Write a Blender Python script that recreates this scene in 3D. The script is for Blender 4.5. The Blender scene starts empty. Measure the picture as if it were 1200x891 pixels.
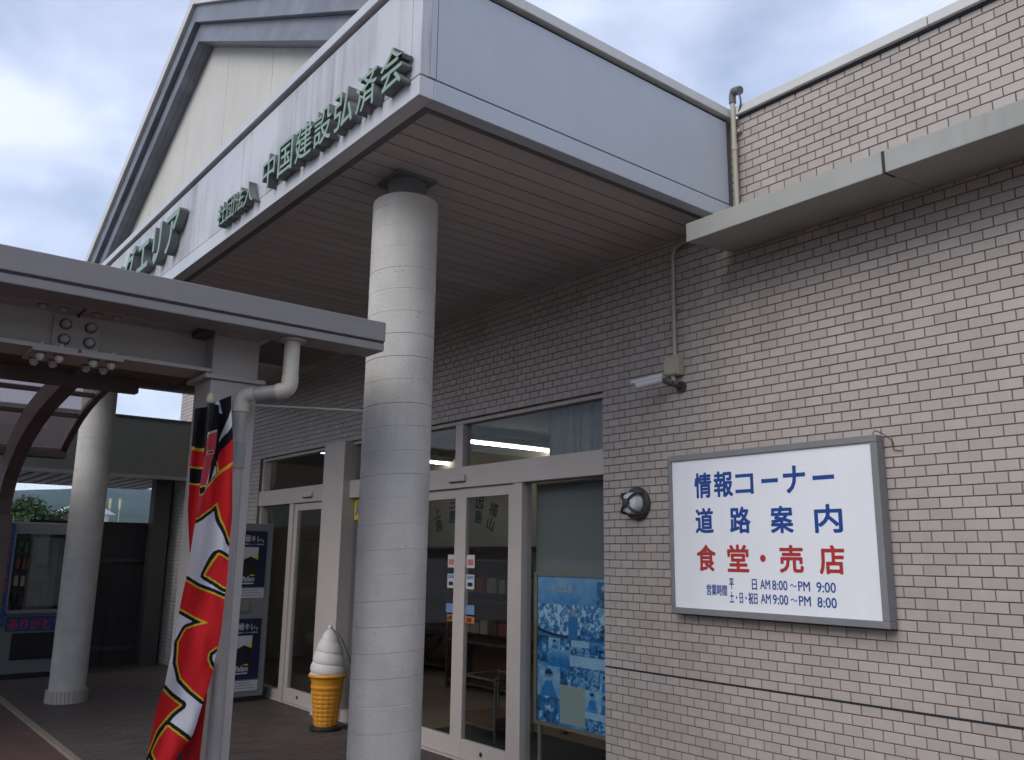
import bpy, bmesh, math, random
import numpy as np
from mathutils import Vector, Matrix
random.seed(7)
rng = np.random.RandomState(5)
sc = bpy.context.scene
COL = sc.collection
R = math.radians

# ------------------------------------------------------------------ camera
CAM = Vector((0.0, -3.95, 1.5))
YAW, PITCH, ROLL = R(-51.282), R(11.744), R(0.7357)
fw = Vector((math.sin(YAW), math.cos(YAW), 0)); rt = Vector((math.cos(YAW), -math.sin(YAW), 0)); upv = Vector((0, 0, 1))
f2 = math.cos(PITCH) * fw + math.sin(PITCH) * upv
u2 = -math.sin(PITCH) * fw + math.cos(PITCH) * upv
r3 = math.cos(ROLL) * rt + math.sin(ROLL) * u2
u3 = -math.sin(ROLL) * rt + math.cos(ROLL) * u2
cd = bpy.data.cameras.new('camera'); co = bpy.data.objects.new('camera', cd); COL.objects.link(co)
co.matrix_world = Matrix(((r3.x, u3.x, -f2.x, CAM.x), (r3.y, u3.y, -f2.y, CAM.y), (r3.z, u3.z, -f2.z, CAM.z), (0, 0, 0, 1)))
cd.sensor_width = 36; cd.lens = 996.19 / 1200 * 36; cd.clip_start = .05; cd.clip_end = 9000
sc.camera = co

# ------------------------------------------------------------------ world, sun, exposure
SUN_DIR = Vector((.12, -.76, .62)).normalized()
wd = bpy.data.worlds.new('World'); sc.world = wd; wd.use_nodes = True
nt = wd.node_tree; N = nt.nodes; L = nt.links
for n in list(N): N.remove(n)
wo = N.new('ShaderNodeOutputWorld'); bg = N.new('ShaderNodeBackground'); bg.inputs['Strength'].default_value = .13
sky = N.new('ShaderNodeTexSky'); sky.sky_type = 'NISHITA'; sky.sun_disc = False
sky.sun_elevation = math.asin(SUN_DIR.z); sky.sun_rotation = math.atan2(SUN_DIR.x, SUN_DIR.y); sky.altitude = 200; sky.dust_density = 1.2
tc = N.new('ShaderNodeTexCoord'); sep = N.new('ShaderNodeSeparateXYZ'); L.new(tc.outputs['Generated'], sep.inputs[0])
ad = N.new('ShaderNodeMath'); ad.operation = 'ADD'; ad.inputs[1].default_value = .22; L.new(sep.outputs['Z'], ad.inputs[0])
mx = N.new('ShaderNodeMath'); mx.operation = 'MAXIMUM'; mx.inputs[1].default_value = .06; L.new(ad.outputs[0], mx.inputs[0])
dv = N.new('ShaderNodeVectorMath'); dv.operation = 'DIVIDE'; L.new(tc.outputs['Generated'], dv.inputs[0])
cmb = N.new('ShaderNodeCombineXYZ')
for k in (0, 1): L.new(mx.outputs[0], cmb.inputs[k])
cmb.inputs[2].default_value = 1; L.new(cmb.outputs[0], dv.inputs[1])
n1 = N.new('ShaderNodeTexNoise'); n1.inputs['Scale'].default_value = 1.9; n1.inputs['Detail'].default_value = 9; n1.inputs['Roughness'].default_value = .5; n1.inputs['Distortion'].default_value = .35
L.new(dv.outputs[0], n1.inputs['Vector'])
rp = N.new('ShaderNodeValToRGB'); rp.color_ramp.elements[0].position = .39; rp.color_ramp.elements[1].position = .64
rp.color_ramp.elements[0].color = (.34, .34, .34, 1); L.new(n1.outputs['Fac'], rp.inputs[0])
n2 = N.new('ShaderNodeTexNoise'); n2.inputs['Scale'].default_value = 3.4; n2.inputs['Detail'].default_value = 7; L.new(dv.outputs[0], n2.inputs['Vector'])
cr = N.new('ShaderNodeValToRGB'); cr.color_ramp.elements[0].position = .3; cr.color_ramp.elements[1].position = .72
cr.color_ramp.elements[0].color = (4.9, 5.45, 7.0, 1); cr.color_ramp.elements[1].color = (5.7, 6.15, 7.5, 1); L.new(n2.outputs['Fac'], cr.inputs[0])
mixc = N.new('ShaderNodeMix'); mixc.data_type = 'RGBA'; L.new(rp.outputs[0], mixc.inputs[0]); L.new(sky.outputs[0], mixc.inputs[6]); L.new(cr.outputs[0], mixc.inputs[7])
L.new(mixc.outputs[2], bg.inputs['Color']); L.new(bg.outputs[0], wo.inputs['Surface'])
sd = bpy.data.lights.new('sun', 'SUN'); sd.energy = 1.3; sd.angle = R(40); sd.color = (1, .96, .9)
so = bpy.data.objects.new('sun', sd); COL.objects.link(so); so.rotation_euler = SUN_DIR.to_track_quat('Z', 'Y').to_euler()
sc.view_settings.view_transform = 'Standard'; sc.view_settings.look = 'None'; sc.view_settings.exposure = 0.40; sc.view_settings.gamma = 1
sc.render.engine = 'CYCLES'
sc.cycles.use_denoising = True; sc.cycles.use_adaptive_sampling = True; sc.cycles.adaptive_threshold = .025; sc.cycles.adaptive_min_samples = 20
sc.cycles.max_bounces = 6; sc.cycles.transparent_max_bounces = 12; sc.cycles.caustics_reflective = False; sc.cycles.caustics_refractive = False
sc.cycles.sample_clamp_indirect = 6

# ------------------------------------------------------------------ materials
MATS = {}
def mat(name, col, rough=.7, var=.12, scale=6, metal=0, bump=0, bscale=60, streak=0, blotch=0, spec=.4, rand=0, dark=(.05, .045, .04), emit=0, stretch=(1, 1, 1), detail=5, pits=0):
    if name in MATS: return MATS[name]
    m = bpy.data.materials.new(name); m.use_nodes = True; MATS[name] = m
    t = m.node_tree; n = t.nodes; l = t.links; b = n['Principled BSDF']
    b.inputs['Roughness'].default_value = rough; b.inputs['Metallic'].default_value = metal; b.inputs['Specular IOR Level'].default_value = spec
    g = n.new('ShaderNodeNewGeometry')
    mp = n.new('ShaderNodeMapping'); mp.inputs['Scale'].default_value = stretch; l.new(g.outputs['Position'], mp.inputs[0])
    no = n.new('ShaderNodeTexNoise'); no.inputs['Scale'].default_value = scale; no.inputs['Detail'].default_value = detail; l.new(mp.outputs[0], no.inputs['Vector'])
    mr = n.new('ShaderNodeMapRange'); mr.inputs[1].default_value = .25; mr.inputs[2].default_value = .75; mr.inputs[3].default_value = 1 - var; mr.inputs[4].default_value = 1 + var; l.new(no.outputs['Fac'], mr.inputs[0])
    val = mr.outputs[0]
    if rand:
        oi = n.new('ShaderNodeObjectInfo'); a = n.new('ShaderNodeMath'); a.operation = 'ADD'; l.new(oi.outputs['Random'], a.inputs[0]); l.new(g.outputs['Random Per Island'], a.inputs[1])
        fr = n.new('ShaderNodeMath'); fr.operation = 'FRACT'; l.new(a.outputs[0], fr.inputs[0])
        m2 = n.new('ShaderNodeMapRange'); m2.inputs[3].default_value = 1 - rand; m2.inputs[4].default_value = 1 + rand; l.new(fr.outputs[0], m2.inputs[0])
        mu = n.new('ShaderNodeMath'); mu.operation = 'MULTIPLY'; l.new(val, mu.inputs[0]); l.new(m2.outputs[0], mu.inputs[1]); val = mu.outputs[0]
    vm = n.new('ShaderNodeVectorMath'); vm.operation = 'SCALE'; vm.inputs[0].default_value = col; l.new(val, vm.inputs['Scale'])
    out = vm.outputs[0]
    def over(fac, c):
        nonlocal out
        mi = n.new('ShaderNodeMix'); mi.data_type = 'RGBA'; l.new(fac, mi.inputs[0]); l.new(out, mi.inputs[6]); mi.inputs[7].default_value = (*c, 1); out = mi.outputs[2]
    if streak:
        ms = n.new('ShaderNodeMapping'); ms.inputs['Scale'].default_value = (14, 14, .9); l.new(g.outputs['Position'], ms.inputs[0])
        ns = n.new('ShaderNodeTexNoise'); ns.inputs['Scale'].default_value = 1; ns.inputs['Detail'].default_value = 6; ns.inputs['Roughness'].default_value = .65; l.new(ms.outputs[0], ns.inputs['Vector'])
        nb = n.new('ShaderNodeTexNoise'); nb.inputs['Scale'].default_value = 1.7; l.new(g.outputs['Position'], nb.inputs['Vector'])
        mm = n.new('ShaderNodeMath'); mm.operation = 'MULTIPLY'; l.new(ns.outputs['Fac'], mm.inputs[0]); l.new(nb.outputs['Fac'], mm.inputs[1])
        r = n.new('ShaderNodeMapRange'); r.inputs[1].default_value = .20; r.inputs[2].default_value = .42; r.inputs[3].default_value = 0; r.inputs[4].default_value = streak; l.new(mm.outputs[0], r.inputs[0]); over(r.outputs[0], dark)
    if blotch:
        nb2 = n.new('ShaderNodeTexNoise'); nb2.inputs['Scale'].default_value = 3.1; nb2.inputs['Detail'].default_value = 8; nb2.inputs['Roughness'].default_value = .7; l.new(g.outputs['Position'], nb2.inputs['Vector'])
        r = n.new('ShaderNodeMapRange'); r.inputs[1].default_value = .53; r.inputs[2].default_value = .72; r.inputs[3].default_value = 0; r.inputs[4].default_value = blotch; l.new(nb2.outputs['Fac'], r.inputs[0]); over(r.outputs[0], dark)
    if pits:
        vo = n.new('ShaderNodeTexVoronoi'); vo.inputs['Scale'].default_value = 26; l.new(g.outputs['Position'], vo.inputs['Vector'])
        nv = n.new('ShaderNodeTexNoise'); nv.inputs['Scale'].default_value = 7; l.new(g.outputs['Position'], nv.inputs['Vector'])
        rr = n.new('ShaderNodeMapRange'); rr.inputs[1].default_value = .45; rr.inputs[2].default_value = .75; rr.inputs[3].default_value = .03; rr.inputs[4].default_value = .22; l.new(nv.outputs['Fac'], rr.inputs[0])
        lt = n.new('ShaderNodeMath'); lt.operation = 'LESS_THAN'; l.new(vo.outputs['Distance'], lt.inputs[0]); l.new(rr.outputs[0], lt.inputs[1])
        m3 = n.new('ShaderNodeMath'); m3.operation = 'MULTIPLY'; m3.inputs[1].default_value = pits; l.new(lt.outputs[0], m3.inputs[0]); over(m3.outputs[0], dark)
    l.new(out, b.inputs['Base Color'])
    if bump:
        nb3 = n.new('ShaderNodeTexNoise'); nb3.inputs['Scale'].default_value = bscale; nb3.inputs['Detail'].default_value = 4; l.new(g.outputs['Position'], nb3.inputs['Vector'])
        bp = n.new('ShaderNodeBump'); bp.inputs['Strength'].default_value = bump; bp.inputs['Distance'].default_value = .01; l.new(nb3.outputs['Fac'], bp.inputs['Height']); l.new(bp.outputs[0], b.inputs['Normal'])
    if emit:
        b.inputs['Emission Color'].default_value = (*col, 1); b.inputs['Emission Strength'].default_value = emit
    return m
def vcol_mat(name, rough=.6, spec=.3, trans=0):
    m = bpy.data.materials.new(name); m.use_nodes = True; t = m.node_tree; n = t.nodes; l = t.links; b = n['Principled BSDF']
    a = n.new('ShaderNodeAttribute'); a.attribute_name = 'print'; l.new(a.outputs['Color'], b.inputs['Base Color'])
    b.inputs['Roughness'].default_value = rough; b.inputs['Specular IOR Level'].default_value = spec
    if trans:
        tr = n.new('ShaderNodeBsdfTranslucent'); l.new(a.outputs['Color'], tr.inputs[0]); mi = n.new('ShaderNodeMixShader'); mi.inputs[0].default_value = trans
        l.new(b.outputs[0], mi.inputs[1]); l.new(tr.outputs[0], mi.inputs[2]); l.new(mi.outputs[0], n['Material Output'].inputs[0])
    return m
def glass_mat(name, tint=(.8, .85, .82), refl=1.0, rough=.02, haze=0, hcol=(.5, .5, .5)):
    m = bpy.data.materials.new(name); m.use_nodes = True; t = m.node_tree; n = t.nodes; l = t.links; n.remove(n['Principled BSDF'])
    tr = n.new('ShaderNodeBsdfTransparent'); tr.inputs[0].default_value = (*tint, 1)
    gl = n.new('ShaderNodeBsdfGlossy'); gl.inputs['Roughness'].default_value = rough; gl.inputs[0].default_value = (1, 1, 1, 1)
    lw = n.new('ShaderNodeLayerWeight'); lw.inputs['Blend'].default_value = .5
    f = n.new('ShaderNodeMath'); f.operation = 'POWER'; f.inputs[1].default_value = 5; l.new(lw.outputs['Facing'], f.inputs[0])
    mm = n.new('ShaderNodeMath'); mm.operation = 'MULTIPLY_ADD'; mm.inputs[1].default_value = .9 * refl; mm.inputs[2].default_value = .035 * refl; l.new(f.outputs[0], mm.inputs[0])
    mi = n.new('ShaderNodeMixShader'); l.new(mm.outputs[0], mi.inputs[0]); base = tr.outputs[0]
    if haze:
        tl = n.new('ShaderNodeBsdfTranslucent'); tl.inputs[0].default_value = (*hcol, 1); m2 = n.new('ShaderNodeMixShader'); m2.inputs[0].default_value = haze; l.new(base, m2.inputs[1]); l.new(tl.outputs[0], m2.inputs[2]); base = m2.outputs[0]
    l.new(base, mi.inputs[1]); l.new(gl.outputs[0], mi.inputs[2]); l.new(mi.outputs[0], n['Material Output'].inputs[0])
    return m
M = dict(
    tile=mat('wall_tile_glaze', (.425, .374, .336), .5, .07, 1.3, rand=.075, spec=.4, bump=.05, bscale=240, streak=.22, blotch=.12, dark=(.26, .215, .185)),
    mortar=mat('tile_joint_mortar', (.165, .125, .115), .9, .3, 6),
    gap=mat('joint_sealant', (.02, .02, .03), .6, .1, 10),
    fascia=mat('painted_fascia_panel', (.54, .55, .575), .5, .06, 2.5, streak=.85, blotch=.14, dark=(.25, .25, .26), spec=.35),
    fascia_side=mat('fascia_side_shaded', (.47, .505, .545), .5, .04, 2.0, streak=.12, blotch=.14, dark=(.31, .33, .36), spec=.35),  # front paint again, with the side's shade and sky tint in its colour
    trim=mat('aluminium_trim', (.55, .56, .58), .45, .06, 5, metal=.0, streak=.15, dark=(.3, .3, .3)),
    coping=mat('parapet_coping_metal', (.60, .59, .56), .5, .05, 4, blotch=.1, dark=(.4, .4, .38)),
    lip=mat('canopy_edge_lip', (.13, .125, .125), .6, .1, 6),
    soffit=mat('soffit_board_paint', (.48, .44, .425), .55, .06, 4, rand=.06, blotch=.1, dark=(.36, .31, .28), stretch=(1, .3, 1)),
    gable=mat('gable_cream_board', (.59, .57, .52), .7, .05, 3, streak=.22, dark=(.42, .38, .31)),
    barge=mat('bargeboard_metal', (.17, .185, .215), .45, .25, 3, blotch=.35, dark=(.36, .37, .38), stretch=(1, 1, 2.5)),
    letter_face=mat('letter_face_verdigris', (.25, .36, .285), .6, .12, 20), letter_side=mat('letter_side_bronze_sheen', (.16, .17, .17), .5, .15, 20),  # side grey lightened: reflection on the letter edges put into the colour
    concrete=mat('column_concrete', (.53, .505, .46), .85, .15, 4, bump=.3, bscale=70, blotch=.38, streak=.25, dark=(.32, .305, .28), pits=.6),
    capital=mat('column_neck_steel', (.16, .175, .17), .6, .15, 8),
    ledge=mat('ledge_concrete_paint', (.375, .375, .345), .75, .07, 5, streak=.35, blotch=.1, dark=(.22, .225, .21)),
    frame=mat('window_frame_beige', (.475, .42, .385), .45, .04, 5), frame_dark=mat('frame_shadow_gap', (.05, .045, .042), .6, .1, 5),
    steel=mat('canopy_steel_paint', (.43, .40, .375), .5, .05, 5, blotch=.08, dark=(.26, .23, .2)), steel_under=mat('canopy_brown_paint', (.095, .078, .07), .6, .1, 6),
    bolt_head=mat('bolt_head_paint', (.46, .43, .40), .45, .1, 30), steel_shadow=mat('washer_rust_shadow', (.13, .10, .085), .8, .2, 40),  # dark washers put the bolts' shadow outline into the colour, besides rust
    gutter=mat('gutter_fascia_metal', (.235, .22, .215), .45, .05, 3, stretch=(1, .15, 8), spec=.4), groove=mat('gutter_groove', (.05, .03, .035), .6),
    pipe_pvc=mat('downpipe_cream_pvc', (.48, .45, .37), .45, .05, 8), pipe=mat('downpipe_grey_pvc', (.33, .315, .30), .35, .05, 8), clamp=mat('pipe_coupling', (.27, .285, .27), .4),
    conduit=mat('conduit_cream', (.44, .41, .31), .5, .06, 10), conduit_head=mat('conduit_head_grey', (.13, .125, .13), .5), box=mat('junction_box_putty', (.40, .37, .29), .55, .05, 10),
    white=mat('sign_face_white', (.83, .84, .87), .35, .02, 3, spec=.45, streak=.10, blotch=.05, dark=(.55, .55, .54)), sign_frame=mat('sign_frame_grey', (.21, .205, .215), .4, .06, 10),
    blue=mat('lettering_blue', (.012, .06, .27), .5, .05, 10), red=mat('lettering_red', (.42, .035, .03), .5, .05, 10),
    cam_white=mat('camera_housing', (.55, .55, .57), .3, .02, 5), chrome=mat('lamp_metal', (.06, .055, .055), .4, .1, 30, metal=.2), opal=mat('lamp_glass', (.62, .62, .61), .15, .03, 10, spec=.6),
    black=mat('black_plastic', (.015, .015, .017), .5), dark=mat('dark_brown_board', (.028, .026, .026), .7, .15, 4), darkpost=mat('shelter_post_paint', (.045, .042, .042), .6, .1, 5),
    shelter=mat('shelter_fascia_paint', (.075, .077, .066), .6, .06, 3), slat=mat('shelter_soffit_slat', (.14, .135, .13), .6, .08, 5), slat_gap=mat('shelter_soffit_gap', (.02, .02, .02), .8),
    cone=mat('cone_orange_plastic', (.62, .27, .022), .45, .05, 12), cream=mat('soft_cream_plastic', (.60, .57, .55), .5, .03, 12),
    machine=mat('machine_grey_paint', (.16, .17, .185), .4, .04, 5), navy=mat('poster_navy', (.008, .012, .04), .4, .05, 5), pale=mat('poster_pale', (.42, .43, .45), .5, .06, 25), gold=mat('poster_gold', (.5, .42, .02), .5), packdark=mat('poster_black', (.01, .01, .012), .4),
    yellow=mat('sticker_yellow', (.62, .47, .02), .5), bsign=mat('sticker_blue', (.03, .12, .35), .5), vwhite=mat('vending_white', (.15, .155, .16), .4, .03, 5), vblue=mat('vending_blue_banner', (.012, .05, .18), .5), vred=mat('vending_red_letter', (.40, .03, .03), .5),
    paving=mat('paving_tile_brown', (.075, .058, .052), .6, .15, 4, rand=.13, bump=.1, blotch=.2, dark=(.08, .065, .058)), pav_joint=mat('paving_joint', (.055, .046, .042), .9, .1, 20),
    drive=mat('driveway_red_paving', (.085, .045, .040), .85, .25, 3, bump=.3, bscale=50, blotch=.3, dark=(.05, .03, .03)), kerb=mat('kerb_stone', (.20, .165, .13), .8, .12, 12),
    asphalt=mat('pale_concrete_lot', (.30, .29, .28), .9, .2, 2, bump=.3, bscale=80), hill=mat('forested_hill', (.014, .042, .034), .95, .55, .02, detail=9), bark=mat('bark', (.06, .045, .035), .9, .2, 20),
    leaf=mat('leaf_green', (.028, .055, .016), .6, .25, .8, rand=.35), leaf2=mat('leaf_olive', (.05, .075, .018), .6, .25, .8, rand=.3), galv=mat('galvanised_steel', (.30, .31, .32), .5, .1, 5),
    inwall=mat('shop_wall', (.30, .26, .22), .8, .08, 2), infloor=mat('shop_floor', (.20, .145, .105), .45, .1, 2), inceil=mat('shop_ceiling', (.30, .29, .27), .9, .04, 2), tube=mat('tube_light', (1, .98, .95), .5, .0, 1, emit=10),
    shelfwood=mat('shelf_brown', (.07, .035, .022), .5, .2, 6, stretch=(1, 1, 6)), curtain=mat('curtain_grey', (.20, .22, .21), .8, .08, 3), blind=mat('roller_blind', (.155, .16, .155), .8, .03, 2), mat_dark=mat('entrance_mat', (.03, .028, .027), .95, .2, 80),
    paper=mat('notice_paper', (.50, .49, .47), .7, .05, 30), pink=mat('notice_pink', (.45, .15, .15), .6), nblue=mat('notice_blue', (.14, .22, .38), .6), orange=mat('notice_orange', (.42, .15, .05), .6), poster_frame=mat('poster_frame', (.16, .15, .11), .5),
    goods_a=mat('goods_red', (.18, .03, .02), .5), goods_b=mat('goods_cream', (.28, .25, .18), .5), goods_c=mat('goods_green', (.03, .07, .04), .5), goods_d=mat('goods_yellow', (.3, .22, .03), .5),
    roof_pale=mat('pale_roof', (.55, .57, .6), .5), pole_yellow=mat('pole_yellow', (.5, .45, .25), .5), flag_white=mat('flag_white', (.6, .6, .63), .7), flag_pole=mat('flag_pole_dark', (.03, .03, .03), .4), cap=mat('pole_cap_cream', (.55, .48, .33), .5),
    rackmetal=mat('rack_metal', (.10, .10, .10), .35, .1, 10, metal=.4),
    dimpaper=mat('dim_poster', (.13, .13, .14), .5, .3, 9), cream_wall=mat('shop_bulkhead', (.46, .41, .33), .8, .05, 2),
    roofing=mat('roof_sheet', (.16, .165, .17), .6, .1, 3), rod=mat('stay_rod', (.55, .54, .5), .4), calendar=mat('poster_sepia', (.24, .17, .13), .6, .7, 18),
)
GLASS = glass_mat('window_glass', (.93, .95, .94), .55)
POLY = glass_mat('smoked_polycarbonate', (.40, .34, .34), .7, .15, .22, (.28, .24, .24))
VCOL = vcol_mat('cloth_print', .75, .15, .18); VPOST = vcol_mat('poster_print', .35, .4)

# ------------------------------------------------------------------ mesh helpers
class MB:
    def __init__(s): s.v = []; s.f = []; s.m = []
    def box(s, x0, x1, y0, y1, z0, z1, m=0):
        b = len(s.v); s.v += [(x0, y0, z0), (x1, y0, z0), (x1, y1, z0), (x0, y1, z0), (x0, y0, z1), (x1, y0, z1), (x1, y1, z1), (x0, y1, z1)]
        s.f += [tuple(b + i for i in q) for q in ((0, 3, 2, 1), (4, 5, 6, 7), (0, 1, 5, 4), (1, 2, 6, 5), (2, 3, 7, 6), (3, 0, 4, 7))]; s.m += [m] * 6; return s
    def prism(s, pts, d0, d1, axis='y', m=0):
        # pts in the two other axes, extruded along axis
        b = len(s.v); n = len(pts)
        for d in (d0, d1):
            for p, q in pts:
                s.v.append({'y': (p, d, q), 'x': (d, p, q), 'z': (p, q, d)}[axis])
        s.f.append(tuple(b + i for i in range(n))[::-1]); s.f.append(tuple(b + n + i for i in range(n)))
        for i in range(n): j = (i + 1) % n; s.f.append((b + i, b + j, b + n + j, b + n + i))
        s.m += [m] * (n + 2); return s
    def tube(s, pts, r, seg=12, m=0, cap=True):
        pts = [Vector(p) for p in pts]; rr = r if isinstance(r, (list, tuple)) else [r] * len(pts); b = len(s.v); prev = None
        for i, p in enumerate(pts):
            t = (pts[min(i + 1, len(pts) - 1)] - pts[max(i - 1, 0)]).normalized()
            if prev is None:
                a = Vector((0, 0, 1)) if abs(t.z) < .9 else Vector((1, 0, 0)); u = t.cross(a).normalized()
            else:
                u = (prev - t * prev.dot(t)).normalized()
            prev = u; w = t.cross(u)
            for k in range(seg):
                an = 2 * math.pi * k / seg; s.v.append(tuple(p + (u * math.cos(an) + w * math.sin(an)) * rr[i]))
        for i in range(len(pts) - 1):
            for k in range(seg):
                k2 = (k + 1) % seg; s.f.append((b + i * seg + k, b + i * seg + k2, b + (i + 1) * seg + k2, b + (i + 1) * seg + k)); s.m.append(m)
        if cap:
            s.f.append(tuple(b + k for k in range(seg))[::-1]); s.f.append(tuple(b + (len(pts) - 1) * seg + k for k in range(seg))); s.m += [m, m]
        return s
    def lathe(s, prof, cx, cy, seg=48, m=0, cz=0):
        b = len(s.v)
        for r, z in prof:
            for k in range(seg): an = 2 * math.pi * k / seg; s.v.append((cx + r * math.cos(an), cy + r * math.sin(an), cz + z))
        for i in range(len(prof) - 1):
            for k in range(seg):
                k2 = (k + 1) % seg; s.f.append((b + i * seg + k, b + i * seg + k2, b + (i + 1) * seg + k2, b + (i + 1) * seg + k)); s.m.append(m)
        s.f.append(tuple(b + k for k in range(seg))[::-1]); s.f.append(tuple(b + (len(prof) - 1) * seg + k for k in range(seg))); s.m += [m, m]
        return s
    def mesh(s, name):
        me = bpy.data.meshes.new(name); me.from_pydata(s.v, [], s.f); return me
    def build(s, name, mats, parent=None, smooth=False, bevel=0, **props):
        me = s.mesh(name)
        for m in (mats if isinstance(mats, (list, tuple)) else [mats]): me.materials.append(M[m] if isinstance(m, str) else m)
        me.polygons.foreach_set('material_index', s.m)
        return link(name, me, parent, smooth, bevel, **props)
def fix(me):
    bm = bmesh.new(); bm.from_mesh(me); bmesh.ops.recalc_face_normals(bm, faces=bm.faces); bm.to_mesh(me); bm.free()
def link(name, me, parent=None, smooth=False, bevel=0, **props):
    fix(me)
    if smooth:
        me.polygons.foreach_set('use_smooth', [True] * len(me.polygons)); me.set_sharp_from_angle(angle=R(38))
    o = bpy.data.objects.new(name, me); COL.objects.link(o)
    if parent is not None: o.parent = parent
    if bevel:
        md = o.modifiers.new('bevel', 'BEVEL'); md.width = bevel; md.segments = 2; md.limit_method = 'ANGLE'; md.angle_limit = R(40)
    for k, v in props.items(): o[k] = v
    return o
def thing(name, label, cat, group=None, loc=(0, 0, 0)):
    # an Empty at the thing's base; part meshes are built in world metres, so the Empty stays at the origin of the site
    o = bpy.data.objects.new(name, None); COL.objects.link(o); o['label'] = label; o['category'] = cat; o.empty_display_size = .2
    if group: o['group'] = group
    return o
def box(name, m, dims, parent=None, bevel=0, **p): return MB().box(*dims).build(name, m, parent, bevel=bevel, **p)
_TC = {}
def glyph_mesh(ch, off=0.0, ext=0.0):
    key = (ch, off, ext)
    if key not in _TC:
        c = bpy.data.curves.new('glyph', 'FONT'); c.body = ch; c.size = 1; c.offset = off; c.extrude = ext; c.resolution_u = 3
        o = bpy.data.objects.new('glyph', c); COL.objects.link(o); dg = bpy.context.evaluated_depsgraph_get()
        me = bpy.data.meshes.new_from_object(o.evaluated_get(dg)); bpy.data.objects.remove(o); _TC[key] = me
    return _TC[key]
def bold(P, F, r, ax_u, ax_v, nrm):
    """thicken flat lettering: the outline swept round a small circle, each layer a hair in front of the last"""
    if r <= 0: return P, F
    PP, FF = [P], list(F); k = len(P)
    for i in range(10):
        a = 2 * math.pi * i / 10; PP.append(P + r * (math.cos(a) * ax_u + math.sin(a) * ax_v) + nrm * 4e-5 * (i + 1)); FF += [tuple(j + k * (i + 1) for j in f) for f in F]
    return np.concatenate(PP), FF
def glyph(name, ch, origin, right, up, w, h, mats, parent, off=0.0, ext=0.0, depth=1.0, fit=None):
    """one character; cell lower-left at origin; w,h = em width and height; ext in metres along right x up"""
    me = glyph_mesh(ch, off if ext else 0, .5 if ext else 0).copy(); n = right.cross(up); vs = np.array([v.co[:] for v in me.vertices])
    if fit:
        lo = vs[:, :2].min(0); hi = vs[:, :2].max(0); uv = (vs[:, :2] - lo) / (hi - lo)
    else: uv = np.stack([vs[:, 0], vs[:, 1] + .12], 1)
    o = np.array(origin); P = o + uv[:, :1] * w * np.array(right) + uv[:, 1:2] * h * np.array(up) + ((vs[:, 2:3] + .5) * ext if ext else 0) * np.array(n)
    if off and not ext:
        P, F = bold(P, [tuple(p.vertices) for p in me.polygons], off * h, np.array(right), np.array(up), np.array(n)); me = bpy.data.meshes.new(name); me.from_pydata(P.tolist(), [], F)
    me.vertices.foreach_set('co', P.ravel()); me.materials.clear()
    for m in (mats if isinstance(mats, (list, tuple)) else [mats]): me.materials.append(M[m])
    me.update()
    if isinstance(mats, (list, tuple)):
        nn = np.array(n)
        for p in me.polygons: p.material_index = 0 if np.dot(p.normal[:], nn) > .8 else 1
    else:
        me.polygons.foreach_set('material_index', [0] * len(me.polygons))
    o = bpy.data.objects.new(name, me); COL.objects.link(o); o.parent = parent; return o
XR, YR, ZU = Vector((1, 0, 0)), Vector((0, 1, 0)), Vector((0, 0, 1))
def text_line(name, s, x0, x1, z0, z1, y, m, parent, off=.02, right=XR, fixed=0):
    """a run of lettering joined as one flat print, facing -Y (right=+X) or +X (right=+Y); fills x0..x1"""
    me = glyph_mesh(s, 0, 0).copy(); vs = np.array([v.co[:] for v in me.vertices]); lo = vs.min(0); hi = vs.max(0)
    u = (vs[:, 0] - lo[0]) / (hi[0] - lo[0]) * (x1 - x0) + x0; w = (vs[:, 1] - lo[1]) / (hi[1] - lo[1]) * (z1 - z0) + z0
    P = np.stack([u, np.full_like(u, y), w], 1) if right is XR else np.stack([np.full_like(u, y), u, w], 1)
    P, F = bold(P, [tuple(p.vertices) for p in me.polygons], off * (z1 - z0), np.array(right), np.array((0, 0, 1.)), np.array((0, -1., 0)) if right is XR else np.array((1., 0, 0)))
    me = bpy.data.meshes.new(name); me.from_pydata(P.tolist(), [], F); me.materials.append(M[m]); me.update()
    o = bpy.data.objects.new(name, me); COL.objects.link(o); o.parent = parent; return o
#==STRUCT==
# ------------------------------------------------------------------ ground, hills
def struct(o): o['kind'] = 'structure'; return o
me = bpy.data.meshes.new('ground'); me.from_pydata([(-4000, -4000, -.16), (4000, -4000, -.16), (4000, 4000, -.16), (-4000, 4000, -.16)], [], [(0, 1, 2, 3)]); me.materials.append(M['asphalt']); struct(link('ground', me))
struct(MB().box(-17, 3, -12.5, -2.262, -.157, -.015).build('driveway', 'drive'))
pav = struct(MB().box(-17.5, 3, -2.2, .02, -.157, -.004).build('pavement', 'pav_joint'))
mb = MB()
for i in range(-176, 30):
    for j in range(11):
        x0 = i * .1 + .003; y0 = -2.195 + j * .2 + (.1 if i % 2 else 0)
        y1 = min(y0 + .194, .0)
        if j == 0 and i % 2: mb.box(x0, x0 + .094, -2.195, -2.101, -.0035, 0)
        if y1 - y0 < .02: continue
        h = random.uniform(-.0008, .0008); mb.box(x0, x0 + .094, y0, y1, -.0035, .0 + h)
mb.build('paving_tile', 'paving', pav, kind='stuff')
kb = thing('kerb_edging', 'long pale stone kerb along the edge of the entrance paving', 'kerb')
for i in range(20):
    MB().box(-17 + i * 1.0, -17 + i * 1.0 + .994, -2.262, -2.2, -.156, .003).build('kerb_stone', 'kerb', kb, bevel=.006)
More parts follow.
